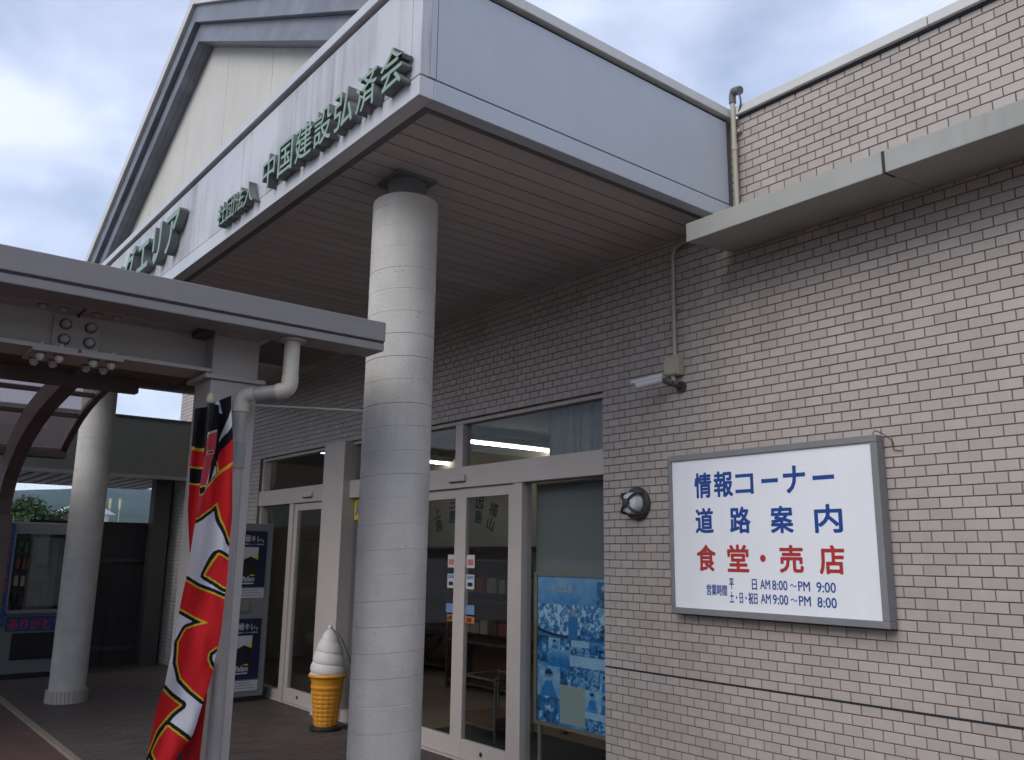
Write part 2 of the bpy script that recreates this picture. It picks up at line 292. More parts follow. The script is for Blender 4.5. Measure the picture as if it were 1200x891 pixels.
def hill_mesh(name, r0, r1, h0, h1, seed, m, n=300, nr=14):
    rs = np.random.RandomState(seed); ph = rs.rand(12) * 6.28; vs = []; fs = []
    for j in range(nr):
        t = j / (nr - 1); r = r0 + (r1 - r0) * t
        for i in range(n):
            a = 2 * math.pi * i / n
            h = h0 + (h1 - h0) * (.5 + .25 * math.sin(5 * a + ph[0]) + .15 * math.sin(11 * a + ph[1]) + .1 * math.sin(23 * a + ph[2] + t) + .05 * math.sin(47 * a + ph[3]) + .025 * math.sin(97 * a + ph[4]))
            z = h * math.sin(min(1, t * 1.25) * math.pi / 2) ** 1.2 + rs.rand() * 2.2 * (t > .1) + 4 * math.sin(31 * a + 9 * t) * t
            vs.append((r * math.cos(a), r * math.sin(a), z - .2 if j else -3))
    for j in range(nr - 1):
        for i in range(n): k = (i + 1) % n; fs.append((j * n + i, j * n + k, (j + 1) * n + k, (j + 1) * n + i))
    me = bpy.data.meshes.new(name); me.from_pydata(vs, [], fs); me.materials.append(M[m]); return struct(link(name, me, smooth=True))
hill_mesh('hills', 520, 900, 30, 62, 3, 'hill'); hill_mesh('hills', 1100, 1700, 62, 122, 11, 'hill')

# ------------------------------------------------------------------ main building
LINT = 2.5875; OX0, OX1 = -9.64, -3.963; WL, WR = -12.75, 3.0; WTOP = 4.0875
bld = thing('service_building', 'long low building faced in beige brick tiles with glazed entrance', 'building')
mb = MB(); Y0 = .005
mb.box(OX1, WR, Y0, .2, -.1, WTOP).box(WL, OX0, Y0, .2, -.1, WTOP).box(OX0, OX1, Y0, .2, LINT, WTOP)
wall = mb.build('wall', 'mortar', bld)
def projpx(p):
    v = Vector(p) - CAM; z = v.dot(f2)
    return (600 + 996.19 * v.dot(r3) / z, 445.5 - 996.19 * v.dot(u3) / z) if z > .05 else (9e9, 9e9)
full = []; rest = []
for k in range(-18, 65):
    z0 = .8375 + .05 * k + .0024; z1 = z0 + .0452
    if k == -1: z1 -= .0025
    if k == 0: z0 += .0025
    off = .05 if k % 2 == 0 else 0
    for j in range(-90, 72):
        a = -3.963 + .1 * j + off + .0024; b = a + .0952
        for (lo, hi) in ([(WL, OX0), (OX1, WR)] if z0 < LINT - .01 else [(WL, WR)]):
            c, d = max(a, lo), min(b, hi)
            if d - c < .012: continue
            if d - c > .0951 and -18 < k < 64 and k not in (-1, 0):
                pts = [projpx(q) for q in ((c, 0, z0), (d, 0, z0), (d, 0, z1), (c, 0, z1))]
                cx = sum(p[0] for p in pts) / 4; cy = sum(p[1] for p in pts) / 4
                area = abs(sum(pts[i][0] * pts[(i + 1) % 4][1] - pts[(i + 1) % 4][0] * pts[i][1] for i in range(4))) / 2
                hid = (-3.4 < c < -2.0 and 1.17 < z0 < 2.12) or (3.2 < z0 < 3.42)
                if 4 < cx < 1196 and 4 < cy < 887 and not hid: full.append((area, c, z0)); continue
            rest.append((c, d, z0, z1))
full.sort(reverse=True)
for a, c, z in full[300:]: rest.append((c, c + .0952, z, z + .0452))
tm = MB()
w, h, e = .0952, .0452, .0016
tm.v = [(0, .0045, 0), (w, .0045, 0), (w, .0045, h), (0, .0045, h), (0, e, 0), (w, e, 0), (w, e, h), (0, e, h), (e, 0, e), (w - e, 0, e), (w - e, 0, h - e), (e, 0, h - e)]
tm.f = [(0, 1, 5, 4), (1, 2, 6, 5), (2, 3, 7, 6), (3, 0, 4, 7), (4, 5, 9, 8), (5, 6, 10, 9), (6, 7, 11, 10), (7, 4, 8, 11), (8, 9, 10, 11)]
tmesh = tm.mesh('tile'); tmesh.materials.append(M['tile']); fix(tmesh)
for a, c, z in full[:300]:
    o = bpy.data.objects.new('tile', tmesh); COL.objects.link(o); o.parent = wall; o.location = (c, random.uniform(-.0006, .0006), z); o.rotation_euler = (random.gauss(0, .004), 0, random.gauss(0, .004))
V = []; F = []
for (c, d, z0, z1) in rest:
    b = len(V); y = random.uniform(-.0006, .0006); t1, t2 = random.gauss(0, .0002), random.gauss(0, .0002)
    V += [(c, .0045, z0), (d, .0045, z0), (d, .0045, z1), (c, .0045, z1), (c + e, y + t1, z0 + e), (d - e, y - t1, z0 + e), (d - e, y + t2, z1 - e), (c + e, y - t2, z1 - e)]
    F += [tuple(b + i for i in q) for q in ((0, 1, 5, 4), (1, 2, 6, 5), (2, 3, 7, 6), (3, 0, 4, 7), (4, 5, 6, 7))]
me = bpy.data.meshes.new('tile_field'); me.from_pydata(V, [], F); me.materials.append(M['tile']); link('tile_field', me, wall, kind='stuff')
box('expansion_joint', 'gap', (OX1 + .002, WR, .0012, .006, .8325, .8425), wall)
# parapet coping, in lengths
for i in range(6):
    x0 = -2.80 + i * 1.15; MB().prism([(-.035, WTOP), (.25, WTOP), (.25, 4.155), (-.035, 4.143)], x0 + .002, x0 + 1.148, 'x').build('coping', 'coping', bld, bevel=.004)
MB().prism([(-.03, WTOP), (.25, WTOP), (.25, 4.15), (-.03, 4.14)], WL - .03, -10.66, 'x').build('coping', 'coping', bld)
MB().box(-2.79, WR, -.012, .003, 4.074, 4.087).build('coping_gap', 'gap', bld)
# projecting ledge in two lengths with an open joint
for (x0, x1, nm) in ((-2.872, -1.742, 0), (-1.728, 2.9, 1)):
    MB().prism([(-.427, 3.213), (.0, 3.256), (.0, 3.335), (-.427, 3.322)], x0, x1, 'x').build('ledge', 'ledge', bld, bevel=.005)
MB().prism([(-.423, 3.218), (-.33, 3.225), (-.33, 3.32), (-.423, 3.318)], -1.742, -1.728, 'x').build('ledge_joint', 'gap', bld)
MB().prism([(-.33, 3.2222), (-.0, 3.2555), (-.0, 3.32), (-.33, 3.31)], -1.742, -1.728, 'x').build('ledge_joint', 'ledge', bld)
# end walls, roof, back
MB().box(WL, WL + .2, .2, 9, -.1, 4.08).box(WR - .2, WR, .2, 9, -.1, 4.08).box(WL, WR, 9, 9.2, -.1, 4.08).build('outer_wall', 'gable', bld)
box('flat_roof', 'roofing', (WL + .2, WR - .2, .2, 9, 3.7, 3.8), bld)
# storefront frames (part > pieces)
sf = MB()
fy0, fy1 = .035, .12
sf.box(OX0, -7.87, fy0, fy1, 2.555, LINT).box(-7.44, OX1, fy0, fy1, 2.555, LINT)
sf.box(-4.0, OX1, fy0 + .002, fy1, 0, 2.555)
sf.box(OX0, OX0 + .05, fy0 + .002, fy1, 0, 2.555)
sf.box(-4.925, -4.825, fy0 - .012, fy1, .0, 2.04).box(-5.70, -5.60, fy0, fy1, 2.2, 2.555).box(-6.6, -6.5, fy0 - .012, fy1, 0, 2.04)
sf.box(-8.80, -8.70, fy0 - .012, fy1, 0, 2.04)
sf.box(-4.825, -4.0, fy0, fy1, .0, .10).box(-7.44, -6.6, fy0, fy1, 0, .10).box(OX0 + .05, -8.80, fy0, fy1, 0, .10)
sf.build('storefront_frame', 'frame', bld, bevel=.003)
for (x0, x1) in ((-7.44, OX1), (OX0, -7.87)):
    box('transom', 'frame', (x0, x1, .012, .14, 2.035, 2.203), bld, bevel=.004)
    box('threshold', 'frame', (x0, x1, .02, .2, .0, .012), bld)
for (xs) in (-5.62, -8.33):
    s = MB().box(xs - .11, xs + .11, -.012, .012, 2.085, 2.135).build('door_sensor', 'frame', bld, bevel=.006)
    MB().box(xs - .10, xs + .10, -.008, .008, 2.079, 2.0852).build('lens', 'black', s)
box('post', 'frame', (-7.87, -7.44, -.06, .2, 0, LINT), bld, bevel=.006)
def pane(x0, x1, z0, z1, y=.075, parent=None): return box('pane', GLASS, (x0, x1, y, y + .006, z0, z1), parent or bld)
pane(-5.60, -4.0, 2.203, 2.555); pane(-7.44, -5.70, 2.203, 2.555); pane(OX0 + .05, -7.87, 2.203, 2.555)
pane(-4.825, -4.0, .10, 2.035); pane(-7.44, -6.6, .10, 2.035); pane(OX0 + .05, -8.80, .10, 2.035)
def sliding_door(x0, x1, y, notes):
    m = MB(); s = .075
    m.box(x0, x0 + s, y, y + .04, .015, 2.033).box(x1 - s, x1, y, y + .04, .015, 2.033).box(x0 + s, x1 - s, y + .001, y + .039, 1.955, 2.033).box(x0 + s, x1 - s, y + .001, y + .039, .015, .15)
    d = m.build('sliding_door', 'frame', bld, bevel=.003)
    pane(x0 + s, x1 - s, .15, 1.955, y + .018, d)
    MB().tube([(x0 + .33, y - .004, .085), (x0 + .33, y + .01, .085)], .016, 14).build('lock_cylinder', 'black', d)
    for (a, b, c, e2, mm, tx) in notes:
        n_ = box('notice', mm, (a, b, y + .0145, y + .0175, c, e2), d)
    return d
doorR = sliding_door(-5.615, -4.925, .04, [(-5.535, -5.43, 1.41, 1.51, 'paper', 0), (-5.535, -5.43, 1.25, 1.36, 'paper', 0), (-5.535, -5.42, 1.06, 1.13, 'nblue', 0), (-5.535, -5.42, .995, 1.045, 'orange', 0)])
doorL = sliding_door(-6.50, -5.62, .045, [(-5.80, -5.70, 1.41, 1.51, 'paper', 0), (-5.80, -5.70, 1.25, 1.36, 'paper', 0), (-5.81, -5.70, 1.06, 1.13, 'nblue', 0), (-5.79, -5.70, .995, 1.045, 'orange', 0)])
door3 = sliding_door(-8.70, -7.87, .04, [])
for (x0, x1, d, y) in ((-5.535, -5.43, doorR, .0535), (-5.80, -5.70, doorL, .0585)):
    MB().box(x0 + .015, x1 - .015, y, y + .0008, 1.43, 1.475).build('notice_print', 'pink', d); MB().box(x0 + .01, x1 - .01, y, y + .0008, 1.325, 1.352).build('notice_print', 'nblue', d)
    MB().box(x0 + .02, x1 - .02, y, y + .0008, 1.27, 1.30).build('notice_print', 'packdark', d)
    text_line('notice_print', '自動', x0 + .02, x1 - .025, 1.003, 1.037, y, 'packdark', d)
# place names arranged in an arc inside the doors
for (s, cx, cz, rot, w) in (('上島', -5.98, 1.80, -.30, .11), ('三原', -5.77, 1.87, -.1, .11), ('因島', -5.41, 1.86, .12, .11), ('福山', -5.24, 1.80, .32, .11)):
    d = doorL if cx < -5.6 else doorR; rr = Vector((math.cos(rot), 0, -math.sin(rot))); uu = Vector((math.sin(rot), 0, math.cos(rot)))
    for q, ch in enumerate(s):
        o = Vector((cx, .072, cz)) - rr * w / 2 - uu * (q * w * 1.02)
        glyph('window_lettering', ch, o, rr, uu, w, w, 'packdark', d, off=.035)

# ------------------------------------------------------------------ entrance canopy with gable
can = thing('entrance_canopy', 'grey flat-topped entrance canopy with cream gable and boarded underside', 'canopy')
CX0, CX1, CY = -10.70, -2.853, -2.191
xs = [-2.934]; x = -4.915
while x > CX0 + .5: xs.append(x); x -= 1.935
xs.append(CX0)
for a, b in zip(xs[1:], xs[:-1]):
    MB().box(a + .003, b - .003, CY, CY + .05, 3.541, 4.062).build('fascia_panel', 'fascia', can, bevel=.002)
MB().box(-2.931, CX1, CY - .002, CY + .05, 3.541, 4.062).build('corner_strip', 'fascia', can, bevel=.002)
MB().box(CX1 - .05, CX1 + .002, CY + .051, -2.112, 3.541, 4.0615).build('corner_strip', 'fascia_side', can, bevel=.002)
MB().box(CX1 - .05, CX1, -2.108, -.046, 3.541, 4.062).build('fascia_panel', 'fascia_side', can, bevel=.002)
MB().box(CX1 - .045, CX1 - .006, -.046, .0, 3.45, 4.08).build('wall_flashing', 'lip', can)
MB().box(CX0, CX0 + .05, CY + .051, 0, 3.536, 4.075).build('fascia_panel', 'fascia_side', can)
MB().box(CX0 + .02, CX1 - .02, CY + .02, -.01, 3.5315, 3.5408).build('shadow_gap', 'gap', can)
bx = [CX1 + .004, -4.895, -6.83, -8.765, CX0]
for a, b in zip(bx[1:], bx[:-1]): MB().box(a + .0015, b - .0015, CY - .006, CY + .07, 3.437, 3.5312).build('edge_band', 'trim', can, bevel=.003)
MB().box(CX1 - .07, CX1 + .0035, CY + .0705, -.0, 3.4372, 3.5310).build('edge_band', 'fascia_side', can, bevel=.003)
MB().box(CX0, CX0 + .07, CY + .0705, 0, 3.4372, 3.531).build('edge_band', 'fascia_side', can)
for dims in ((CX0 + .07, CX1 - .07, CY + .07, CY + .115, 3.443, 3.475), (CX1 - .115, CX1 - .07, CY + .115, 0, 3.4432, 3.475), (CX0 + .07, CX0 + .115, CY + .115, 0, 3.4432, 3.475)):
    box('edge_lip', 'lip', dims, can)
MB().box(CX0 + .1, CX1 - .1, CY + .1, 0, 3.479, 3.52).build('soffit_backing', 'gap', can)
x = CX1 - .117; first = True
while x > CX0 + .2:
    wdt = .155 if first else .1205
    MB().box(x - wdt + .0115, x - .0015, CY + .117, -.03, 3.464 + random.uniform(-.0006, .0006), 3.477).build('soffit_board', 'soffit', can); x -= wdt; first = False
MB().box(CX0 + .1, CX1 - .117, -.03, -.001, 3.458, 3.478).build('soffit_wall_trim', 'soffit', can)
MB().box(CX0 + .05, CX1 - .05, CY + .05, .0, 3.95, 4.0).build('canopy_deck', 'roofing', can)
cx = [CX1 + .022, -3.335, -5.33, -7.33, -9.33, CX0 - .02]
for a, b in zip(cx[1:], cx[:-1]): MB().box(a + .0012, b - .0012, CY - .022, CY + .12, 4.088, 4.145).build('coping', 'trim', can, bevel=.003)
yy = [CY + .121, -1.62, -.001]
for a, b in zip(yy[:-1], yy[1:]): MB().box(CX1 - .12, CX1 + .0215, a + .0012, b - .0012, 4.088, 4.1448).build('coping', 'coping', can, bevel=.003)
MB().box(CX0 + .01, CX1 - .02, CY + .02, CY + .06, 4.058, 4.089).box(CX1 - .06, CX1 - .02, CY + .061, 0, 4.058, 4.089).build('shadow_gap', 'gap', can)
# gable
PX, PZ, SL, GY = -6.775, 6.165, .5035, -1.96
def rake(side, d0, d1, y0, y1, name, m, over=0.0):
    xe = (CX1 + over if side > 0 else CX0 - over)
    q = lambda x, d: (x, PZ - SL * abs(x - PX) - d)
    MB().prism([q(PX, d0), q(xe, d0), q(xe, d1), q(PX, d1)] if side > 0 else [q(xe, d0), q(PX, d0), q(PX, d1), q(xe, d1)], y0, y1, 'y').build(name, m, can, bevel=.003)
for s in (1, -1):
    rake(s, -.03, .07, GY - .06, 8, 'roof_slope', 'roofing', -.25)
    rake(s, -.035, .075, GY - .105, GY - .0605, 'verge_cap', 'coping', -.25)
    rake(s, .0755, .235, GY - .075, GY - .02, 'bargeboard', 'barge', -.06)
    rake(s, .236, .40, GY - .03, GY + .03, 'bargeboard', 'barge', -.3)
    rake(s, .380, .400, GY + .0305, GY + .13, 'verge_soffit', 'barge', -.5)
gx = [CX0 + .3, -9.3, -8.25, -7.3, -6.35, -5.4, -4.45, CX1 - .3]
for a, b in zip(gx[:-1], gx[1:]):
    zt = lambda x: PZ - SL * abs(x - PX) - .30
    pts = [(a + .003, 3.99), (b - .003, 3.99), (b - .003, zt(b))] + ([(PX, zt(PX))] if a < PX < b else []) + [(a + .003, zt(a))]
    MB().prism(pts, GY + .10, GY + .14, 'y').build('gable_board', 'gable', can, bevel=.003)
# raised lettering on the fascia: two signs of separate characters
sg = thing('raised_lettering', 'small and medium green raised characters on fascia, nearest the canopy corner', 'lettering')
def raised(t, items, y=-2.199, ext=.052, off=.006):
    for ch, x0, x1, z0, z1 in items: glyph('letter', ch, (x0, y, z0), XR, ZU, x1 - x0, z1 - z0, ('letter_face', 'letter_side'), t, off=off, ext=ext, fit=True)
raised(sg, [('会', -3.10, -2.905, 3.512, 3.712), ('済', -3.325, -3.13, 3.512, 3.712), ('弘', -3.545, -3.355, 3.512, 3.712), ('設', -3.765, -3.575, 3.512, 3.712), ('建', -3.985, -3.79, 3.512, 3.712), ('国', -4.205, -4.02, 3.512, 3.707), ('中', -4.42, -4.25, 3.512, 3.712)])
raised(sg, [('社', -5.118, -4.985, 3.505, 3.650), ('団', -4.965, -4.845, 3.505, 3.647), ('法', -4.825, -4.70, 3.505, 3.650), ('人', -4.69, -4.555, 3.505, 3.645)], ext=.05, off=.0)
sg2 = thing('raised_lettering', 'large green raised phonetic characters on the fascia beside the gable foot', 'lettering')
raised(sg2, [('ア', -6.19, -5.895, 3.61, 3.91), ('リ', -6.50, -6.30, 3.61, 3.92), ('エ', -6.90, -6.605, 3.65, 3.88), ('グ', -7.29, -6.98, 3.61, 3.93), ('ン', -7.66, -7.36, 3.63, 3.90)], ext=.06, off=.02)
#==OBJ==
# ------------------------------------------------------------------ round concrete columns
def column(cx, cy, label, ztop=3.33, tiled_base=False):
    t = thing('concrete_column', label, 'column', 'round concrete columns under the entrance canopy')
    prof = []; z = .0; r = .172; zz = [0.0]
    while z < ztop - .06: z += .1165 + random.uniform(-.004, .004); zz.append(min(z, ztop))
    if zz[-1] < ztop: zz.append(ztop)
    for a, b in zip(zz[:-1], zz[1:]):
        dr = random.uniform(-.0004, .0004); dg_ = random.choice((.0012, .002, .003))
        prof += [(r + dr, a + .0022), (r + dr, a + .007), (r + dr, a + .012), (r + dr, b - .012), (r + dr, b - .007), (r + dr, b - .0022), (r - dg_, b - .001), (r - dg_, b + .001)]
    prof = prof[:-2] + [(r - .004, ztop)]
    mb = MB().lathe(prof, 0, 0, 72)
    # the paper-tube formwork leaves lines that climb slightly round the shaft
    mb.v = [(x, y, max(0, min(ztop, z + .012 * math.sin(math.atan2(y, x) + .9)))) for x, y, z in mb.v]
    s = mb.build('shaft', 'concrete', t, smooth=True); s.location = (cx, cy, 0)
    MB().lathe([(.108, ztop - .01), (.108, 3.445)], cx, cy, 8).build('neck', 'capital', t)
    MB().box(cx - .116, cx + .116, cy - .116, cy + .116, 3.446, 3.4625).build('top_plate', 'capital', t)
    if tiled_base:
        for k in range(34):
            a = 2 * math.pi * k / 34; wd_ = .033 / 2; c, sn = math.cos(a), math.sin(a)
            m2 = MB().box(.173, .198, -wd_, wd_, .001, .118); m2.v = [(cx + x * c - y * sn, cy + x * sn + y * c, z) for x, y, z in m2.v]; m2.build('base_tile', 'tile', t)
    return t
column(-3.68, -1.74, 'tall round concrete column nearest the camera, in front of the doors')
column(-9.95, -1.74, 'farther round concrete column with a tiled foot, beside vending machine', tiled_base=True)

# ------------------------------------------------------------------ steel walkway canopy
wk = thing('walkway_canopy', 'low steel walkway canopy with bolted beam and smoked vaulted glazing', 'canopy')
YS, YE = -7.5, -2.105
MB().box(-3.36, -3.2, YS, YE, 2.424, 2.512).build('gutter_fascia', 'gutter', wk, bevel=.004)
MB().box(-3.355, -3.206, YS, YE - .004, 2.4155, 2.4245).build('gutter_groove', 'groove', wk)
MB().box(-3.36, -3.205, YS, YE - .002, 2.381, 2.4155).build('gutter_lower_trim', 'gutter', wk, bevel=.004)
MB().box(-4.05, -3.361, YS, YE - .02, 2.44, 2.475).build('roof_deck', 'steel_under', wk)
# H beam along the walkway in two lengths with splice
def hbeam(y0, y1):
    m = MB().box(-3.606, -3.594, y0, y1, 2.2565, 2.410).box(-3.70, -3.5, y0, y1, 2.241, 2.2562).box(-3.70, -3.5, y0, y1, 2.4105, 2.426)
    return m.build('beam', 'steel', wk)
YJ = -3.262
hbeam(YS, YJ - .006); hbeam(YJ + .006, -2.757)
hx = []
def bolt(p, ax, r=.0155, h=.018):
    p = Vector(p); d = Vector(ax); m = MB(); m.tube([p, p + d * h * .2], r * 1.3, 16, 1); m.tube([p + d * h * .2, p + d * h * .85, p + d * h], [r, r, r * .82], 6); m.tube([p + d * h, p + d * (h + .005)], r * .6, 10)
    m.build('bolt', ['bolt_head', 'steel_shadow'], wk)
MB().box(-3.5935, -3.580, YJ - .087, YJ + .087, 2.268, 2.398).build('splice_plate', 'steel', wk, bevel=.002)
for dy in (-.045, .045):
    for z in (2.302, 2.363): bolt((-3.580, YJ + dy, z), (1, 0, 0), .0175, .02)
MB().box(-3.705, -3.495, YJ - .16, YJ + .16, 2.229, 2.2405).build('splice_plate', 'steel', wk, bevel=.002)
for dy in (-.125, -.06, .06, .125):
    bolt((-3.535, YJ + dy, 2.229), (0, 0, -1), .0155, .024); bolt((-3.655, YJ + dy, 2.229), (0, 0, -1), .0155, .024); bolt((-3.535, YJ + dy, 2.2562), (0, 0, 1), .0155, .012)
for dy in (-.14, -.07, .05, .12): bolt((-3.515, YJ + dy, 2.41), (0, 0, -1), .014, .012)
MB().box(-3.53, -3.49, YS, -2.95, 2.4265, 2.4395).build('purlin', 'steel', wk)
# column with cap
box('column', 'steel', (-3.7, -3.5, -2.755, -2.555, -.15, 2.213), wk, bevel=.004)
box('cap_plate', 'steel', (-3.72, -3.48, -2.785, -2.525, 2.2135, 2.2325), wk, bevel=.002)
box('column_head', 'steel', (-3.7, -3.5, -2.755, -2.555, 2.233, 2.408), wk, bevel=.004)
box('head_plate', 'steel', (-3.715, -3.485, -2.77, -2.52, 2.4085, 2.4215), wk, bevel=.002)
box('bracket', 'steel_under', (-3.56, -3.44, -2.83, -2.775, 2.385, 2.425), wk); box('bracket', 'steel_under', (-3.50, -3.43, -2.46, -2.40, 2.39, 2.425), wk)
# inner edge beams, ribs and vault glazing
box('edge_beam', 'steel_under', (-4.02, -3.96, YS, -2.915, 2.195, 2.33), wk); box('underside_board', 'steel_under', (-3.96, -3.71, YS, -2.77, 2.25, 2.262), wk)
box('edge_beam', 'steel_under', (-4.03, -3.97, -2.915, -2.56, 2.24, 2.30), wk)
prof = [(-4.0, 2.345), (-4.3, 2.342), (-4.6, 2.325), (-4.80, 2.30), (-4.96, 2.27), (-5.12, 2.228), (-5.25, 2.18), (-5.36, 2.135), (-5.46, 2.085)]
def along(t):
    d = [0]
    for a, b in zip(prof[:-1], prof[1:]): d.append(d[-1] + math.hypot(b[0] - a[0], b[1] - a[1]))
    s = t * d[-1]
    for i in range(len(d) - 1):
        if s <= d[i + 1] + 1e-9:
            k = (s - d[i]) / (d[i + 1] - d[i]); return (prof[i][0] + k * (prof[i + 1][0] - prof[i][0]), prof[i][1] + k * (prof[i + 1][1] - prof[i][1]))
    return prof[-1]
for yr in (-3.16, -4.9, -6.7):
    top = [(-3.72, 2.30), (-4.1, 2.305), (-4.5, 2.29), (-4.75, 2.265), (-5.0, 2.23), (-5.2, 2.175), (-5.4, 2.09), (-5.53, 1.99), (-5.60, 1.86), (-5.62, 1.70)]
    bot = [(-3.72, 2.242), (-4.0, 2.232), (-4.35, 2.195), (-4.6, 2.165), (-4.85, 2.115), (-5.06, 2.055), (-5.25, 1.965), (-5.38, 1.88), (-5.45, 1.78), (-5.47, 1.70)]
    MB().prism(top + bot[::-1], yr - .035, yr + .035, 'y').build('rib', 'steel_under', wk, bevel=.004)
    MB().box(-5.62, -5.47, yr - .05, yr + .05, -.15, 1.70).build('rib_column', 'steel_under', wk, bevel=.004)
YB = [-2.9, -3.44, -3.98, -4.52, -5.06, -5.6]
for yb in YB:
    m = MB(); up = [(x, z + .012) for x, z in prof]; dn = [(x, z - .022) for x, z in prof]
    m.prism(up + dn[::-1], yb - .017, yb + .017, 'y').build('glazing_bar', 'steel_under', wk)
TS = [0, .30, .52, .74, 1.0]
for t in (.06, .30, .52, .74):
    x, z = along(t); MB().box(x - .014, x + .014, YB[-1], YB[0] - .0175, z - .018, z + .006).build('muntin', 'steel_under', wk)
for ya, yb in zip(YB[1:], YB[:-1]):
    for ta, tb in zip(TS[:-1], TS[1:]):
        n = 5; V = []; F = []
        for q in range(n + 1):
            x, z = along(ta + (tb - ta) * (q + .0) / n); V += [(x, ya + .018, z), (x, yb - .018, z)]
        for q in range(n): F.append((2 * q, 2 * q + 1, 2 * q + 3, 2 * q + 2))
        me = bpy.data.meshes.new('pane'); me.from_pydata(V, [], F); me.materials.append(POLY); link('pane', me, wk, smooth=True)
box('eave_beam', 'steel_under', (-5.54, -5.47, YS, -2.88, 2.025, 2.085), wk, bevel=.004)
fw_ = thing('side_shade_roof', 'added flat brown roof that shades the far left beyond the glazing', 'canopy')  # added roof, guessed from the column's shade line, lengthened to block light
box('roof_slab', 'steel_under', (-11.6, -7.9, -12, -2.6, 2.50, 2.60), fw_, bevel=.01)
for (x, y) in ((-11.0, -11.5), (-8.6, -11.5)): box('post', 'steel_under', (x - .06, x + .06, y - .06, y + .06, -.15, 2.5), fw_)
box('edge_trim', 'gutter', (-11.62, -7.88, -2.599, -2.58, 2.49, 2.61), fw_)
# stay rod between steel column and concrete column
rodt = MB().tube([(-3.56, -2.56, 2.133), (-3.70, -1.905, 2.20)], .0045, 8).build('stay_rod', 'rod'); rodt['label'] = 'thin pale rod stretched from steel post to the near concrete column'; rodt['category'] = 'rod'
# downpipe
dp = thing('downpipe', 'cream and grey rainwater pipe stepping from gutter down the steel post', 'pipe')
def bend(pts, r, n=7):
    out = [Vector(pts[0])]
    for a, b, c in zip(pts[:-2], pts[1:-1], pts[2:]):
        a, b, c = Vector(a), Vector(b), Vector(c); p = b + (a - b).normalized() * r; q = b + (c - b).normalized() * r
        for k in range(n + 1): t = k / n; out.append(p * (1 - t) ** 2 + b * 2 * t * (1 - t) + q * t * t)
    out.append(Vector(pts[-1])); return out
A = Vector((-3.283, -2.502, 2.382)); B = Vector((-3.283, -2.503, 2.165)); C = Vector((-3.415, -2.652, 2.142)); Dn = Vector((-3.415, -2.652, -.15))
dBC = (C - B).normalized()
MB().tube([A, A - Vector((0, 0, .175))], .0325, 20).build('upper_pipe', 'pipe_pvc', dp, smooth=True)
MB().tube(bend([A - Vector((0, 0, .16)), B, B + dBC * .05], .035), .0345, 20).build('elbow', 'pipe_pvc', dp, smooth=True)
MB().tube([B + dBC * .045, C - dBC * .045], .0295, 20).build('cross_pipe', 'pipe', dp, smooth=True)
MB().tube(bend([C - dBC * .055, C, C - Vector((0, 0, .07))], .038), .033, 20).build('elbow', 'pipe_pvc', dp, smooth=True)
MB().tube([C - Vector((0, 0, .06)), Dn], .0285, 20).build('lower_pipe', 'pipe', dp, smooth=True)
MB().tube([(C.x, C.y, 1.945), (C.x, C.y, 1.84)], .0325, 20).build('coupling', 'clamp', dp, smooth=True)
MB().lathe([(.055, 2.372), (.055, 2.3805)], A.x, A.y, 20).build('outlet_flange', 'steel', dp)
MB().box(-3.505, -3.43, C.y - .012, C.y + .012, 1.2, 1.225).build('pipe_clip', 'steel', dp)

# ------------------------------------------------------------------ tall advertising banner
LEFT = [(-2.815, 2.0700), (-2.816, 1.981), (-2.822, 1.8483), (-2.830, 1.6851), (-2.842, 1.5087), (-2.8533, 1.3522), (-2.8703, 1.1634), (-2.8899, 1.0453), (-2.9079, 0.9501), (-2.9267, 0.7772), (-2.9499, 0.6021), (-2.9662, 0.4825)]
RIGHT = [(-2.7337, 2.1173), (-2.7146, 1.9264), (-2.6929, 1.6587), (-2.6895, 1.5338), (-2.6933, 1.3752), (-2.7026, 1.2077), (-2.7138, 1.0688), (-2.7426, 0.9556), (-2.7748, 0.8428), (-2.8198, 0.7636), (-2.8627, 0.6582), (-2.8972, 0.4696)]
RED = [[(-2.692, 1.8602), (-2.7944, 1.7461), (-2.8188, 1.6859), (-2.8618, 1.7324), (-2.8519, 1.62), (-2.8146, 1.6375), (-2.7398, 1.693), (-2.7259, 1.6278), (-2.6891, 1.5501), (-2.657, 1.5114)], [(-2.7007, 1.9688), (-2.7586, 1.8785), (-2.7432, 1.8159), (-2.6931, 1.8737)], [(-2.7629, 1.4172), (-2.7265, 1.4942), (-2.6594, 1.4558), (-2.6516, 1.3587), (-2.6997, 1.3721)], [(-2.8478, 1.3956), (-2.696, 1.3274), (-2.6359, 1.3327), (-2.6213, 1.1504), (-2.708, 1.1549), (-2.7386, 1.1331), (-2.7417, 1.109), (-2.7276, 1.0789), (-2.6923, 1.0458), (-2.7034, 0.946), (-2.7401, 0.9644), (-2.7878, 1.0045), (-2.8224, 1.0432), (-2.8496, 1.105), (-2.8513, 1.1745), (-2.8225, 1.2189), (-2.7478, 1.2407), (-2.7748, 1.2541), (-2.8936, 1.316)], [(-2.9495, 0.954), (-2.9022, 1.0168), (-2.8211, 0.9499), (-2.8542, 0.9216), (-2.8933, 0.8704), (-2.9286, 0.7973), (-2.9447, 0.7542)], [(-2.8585, 0.8791), (-2.7604, 0.7999), (-2.8091, 0.7593), (-2.8183, 0.6944), (-2.8912, 0.7727), (-2.9039, 0.7988)]]
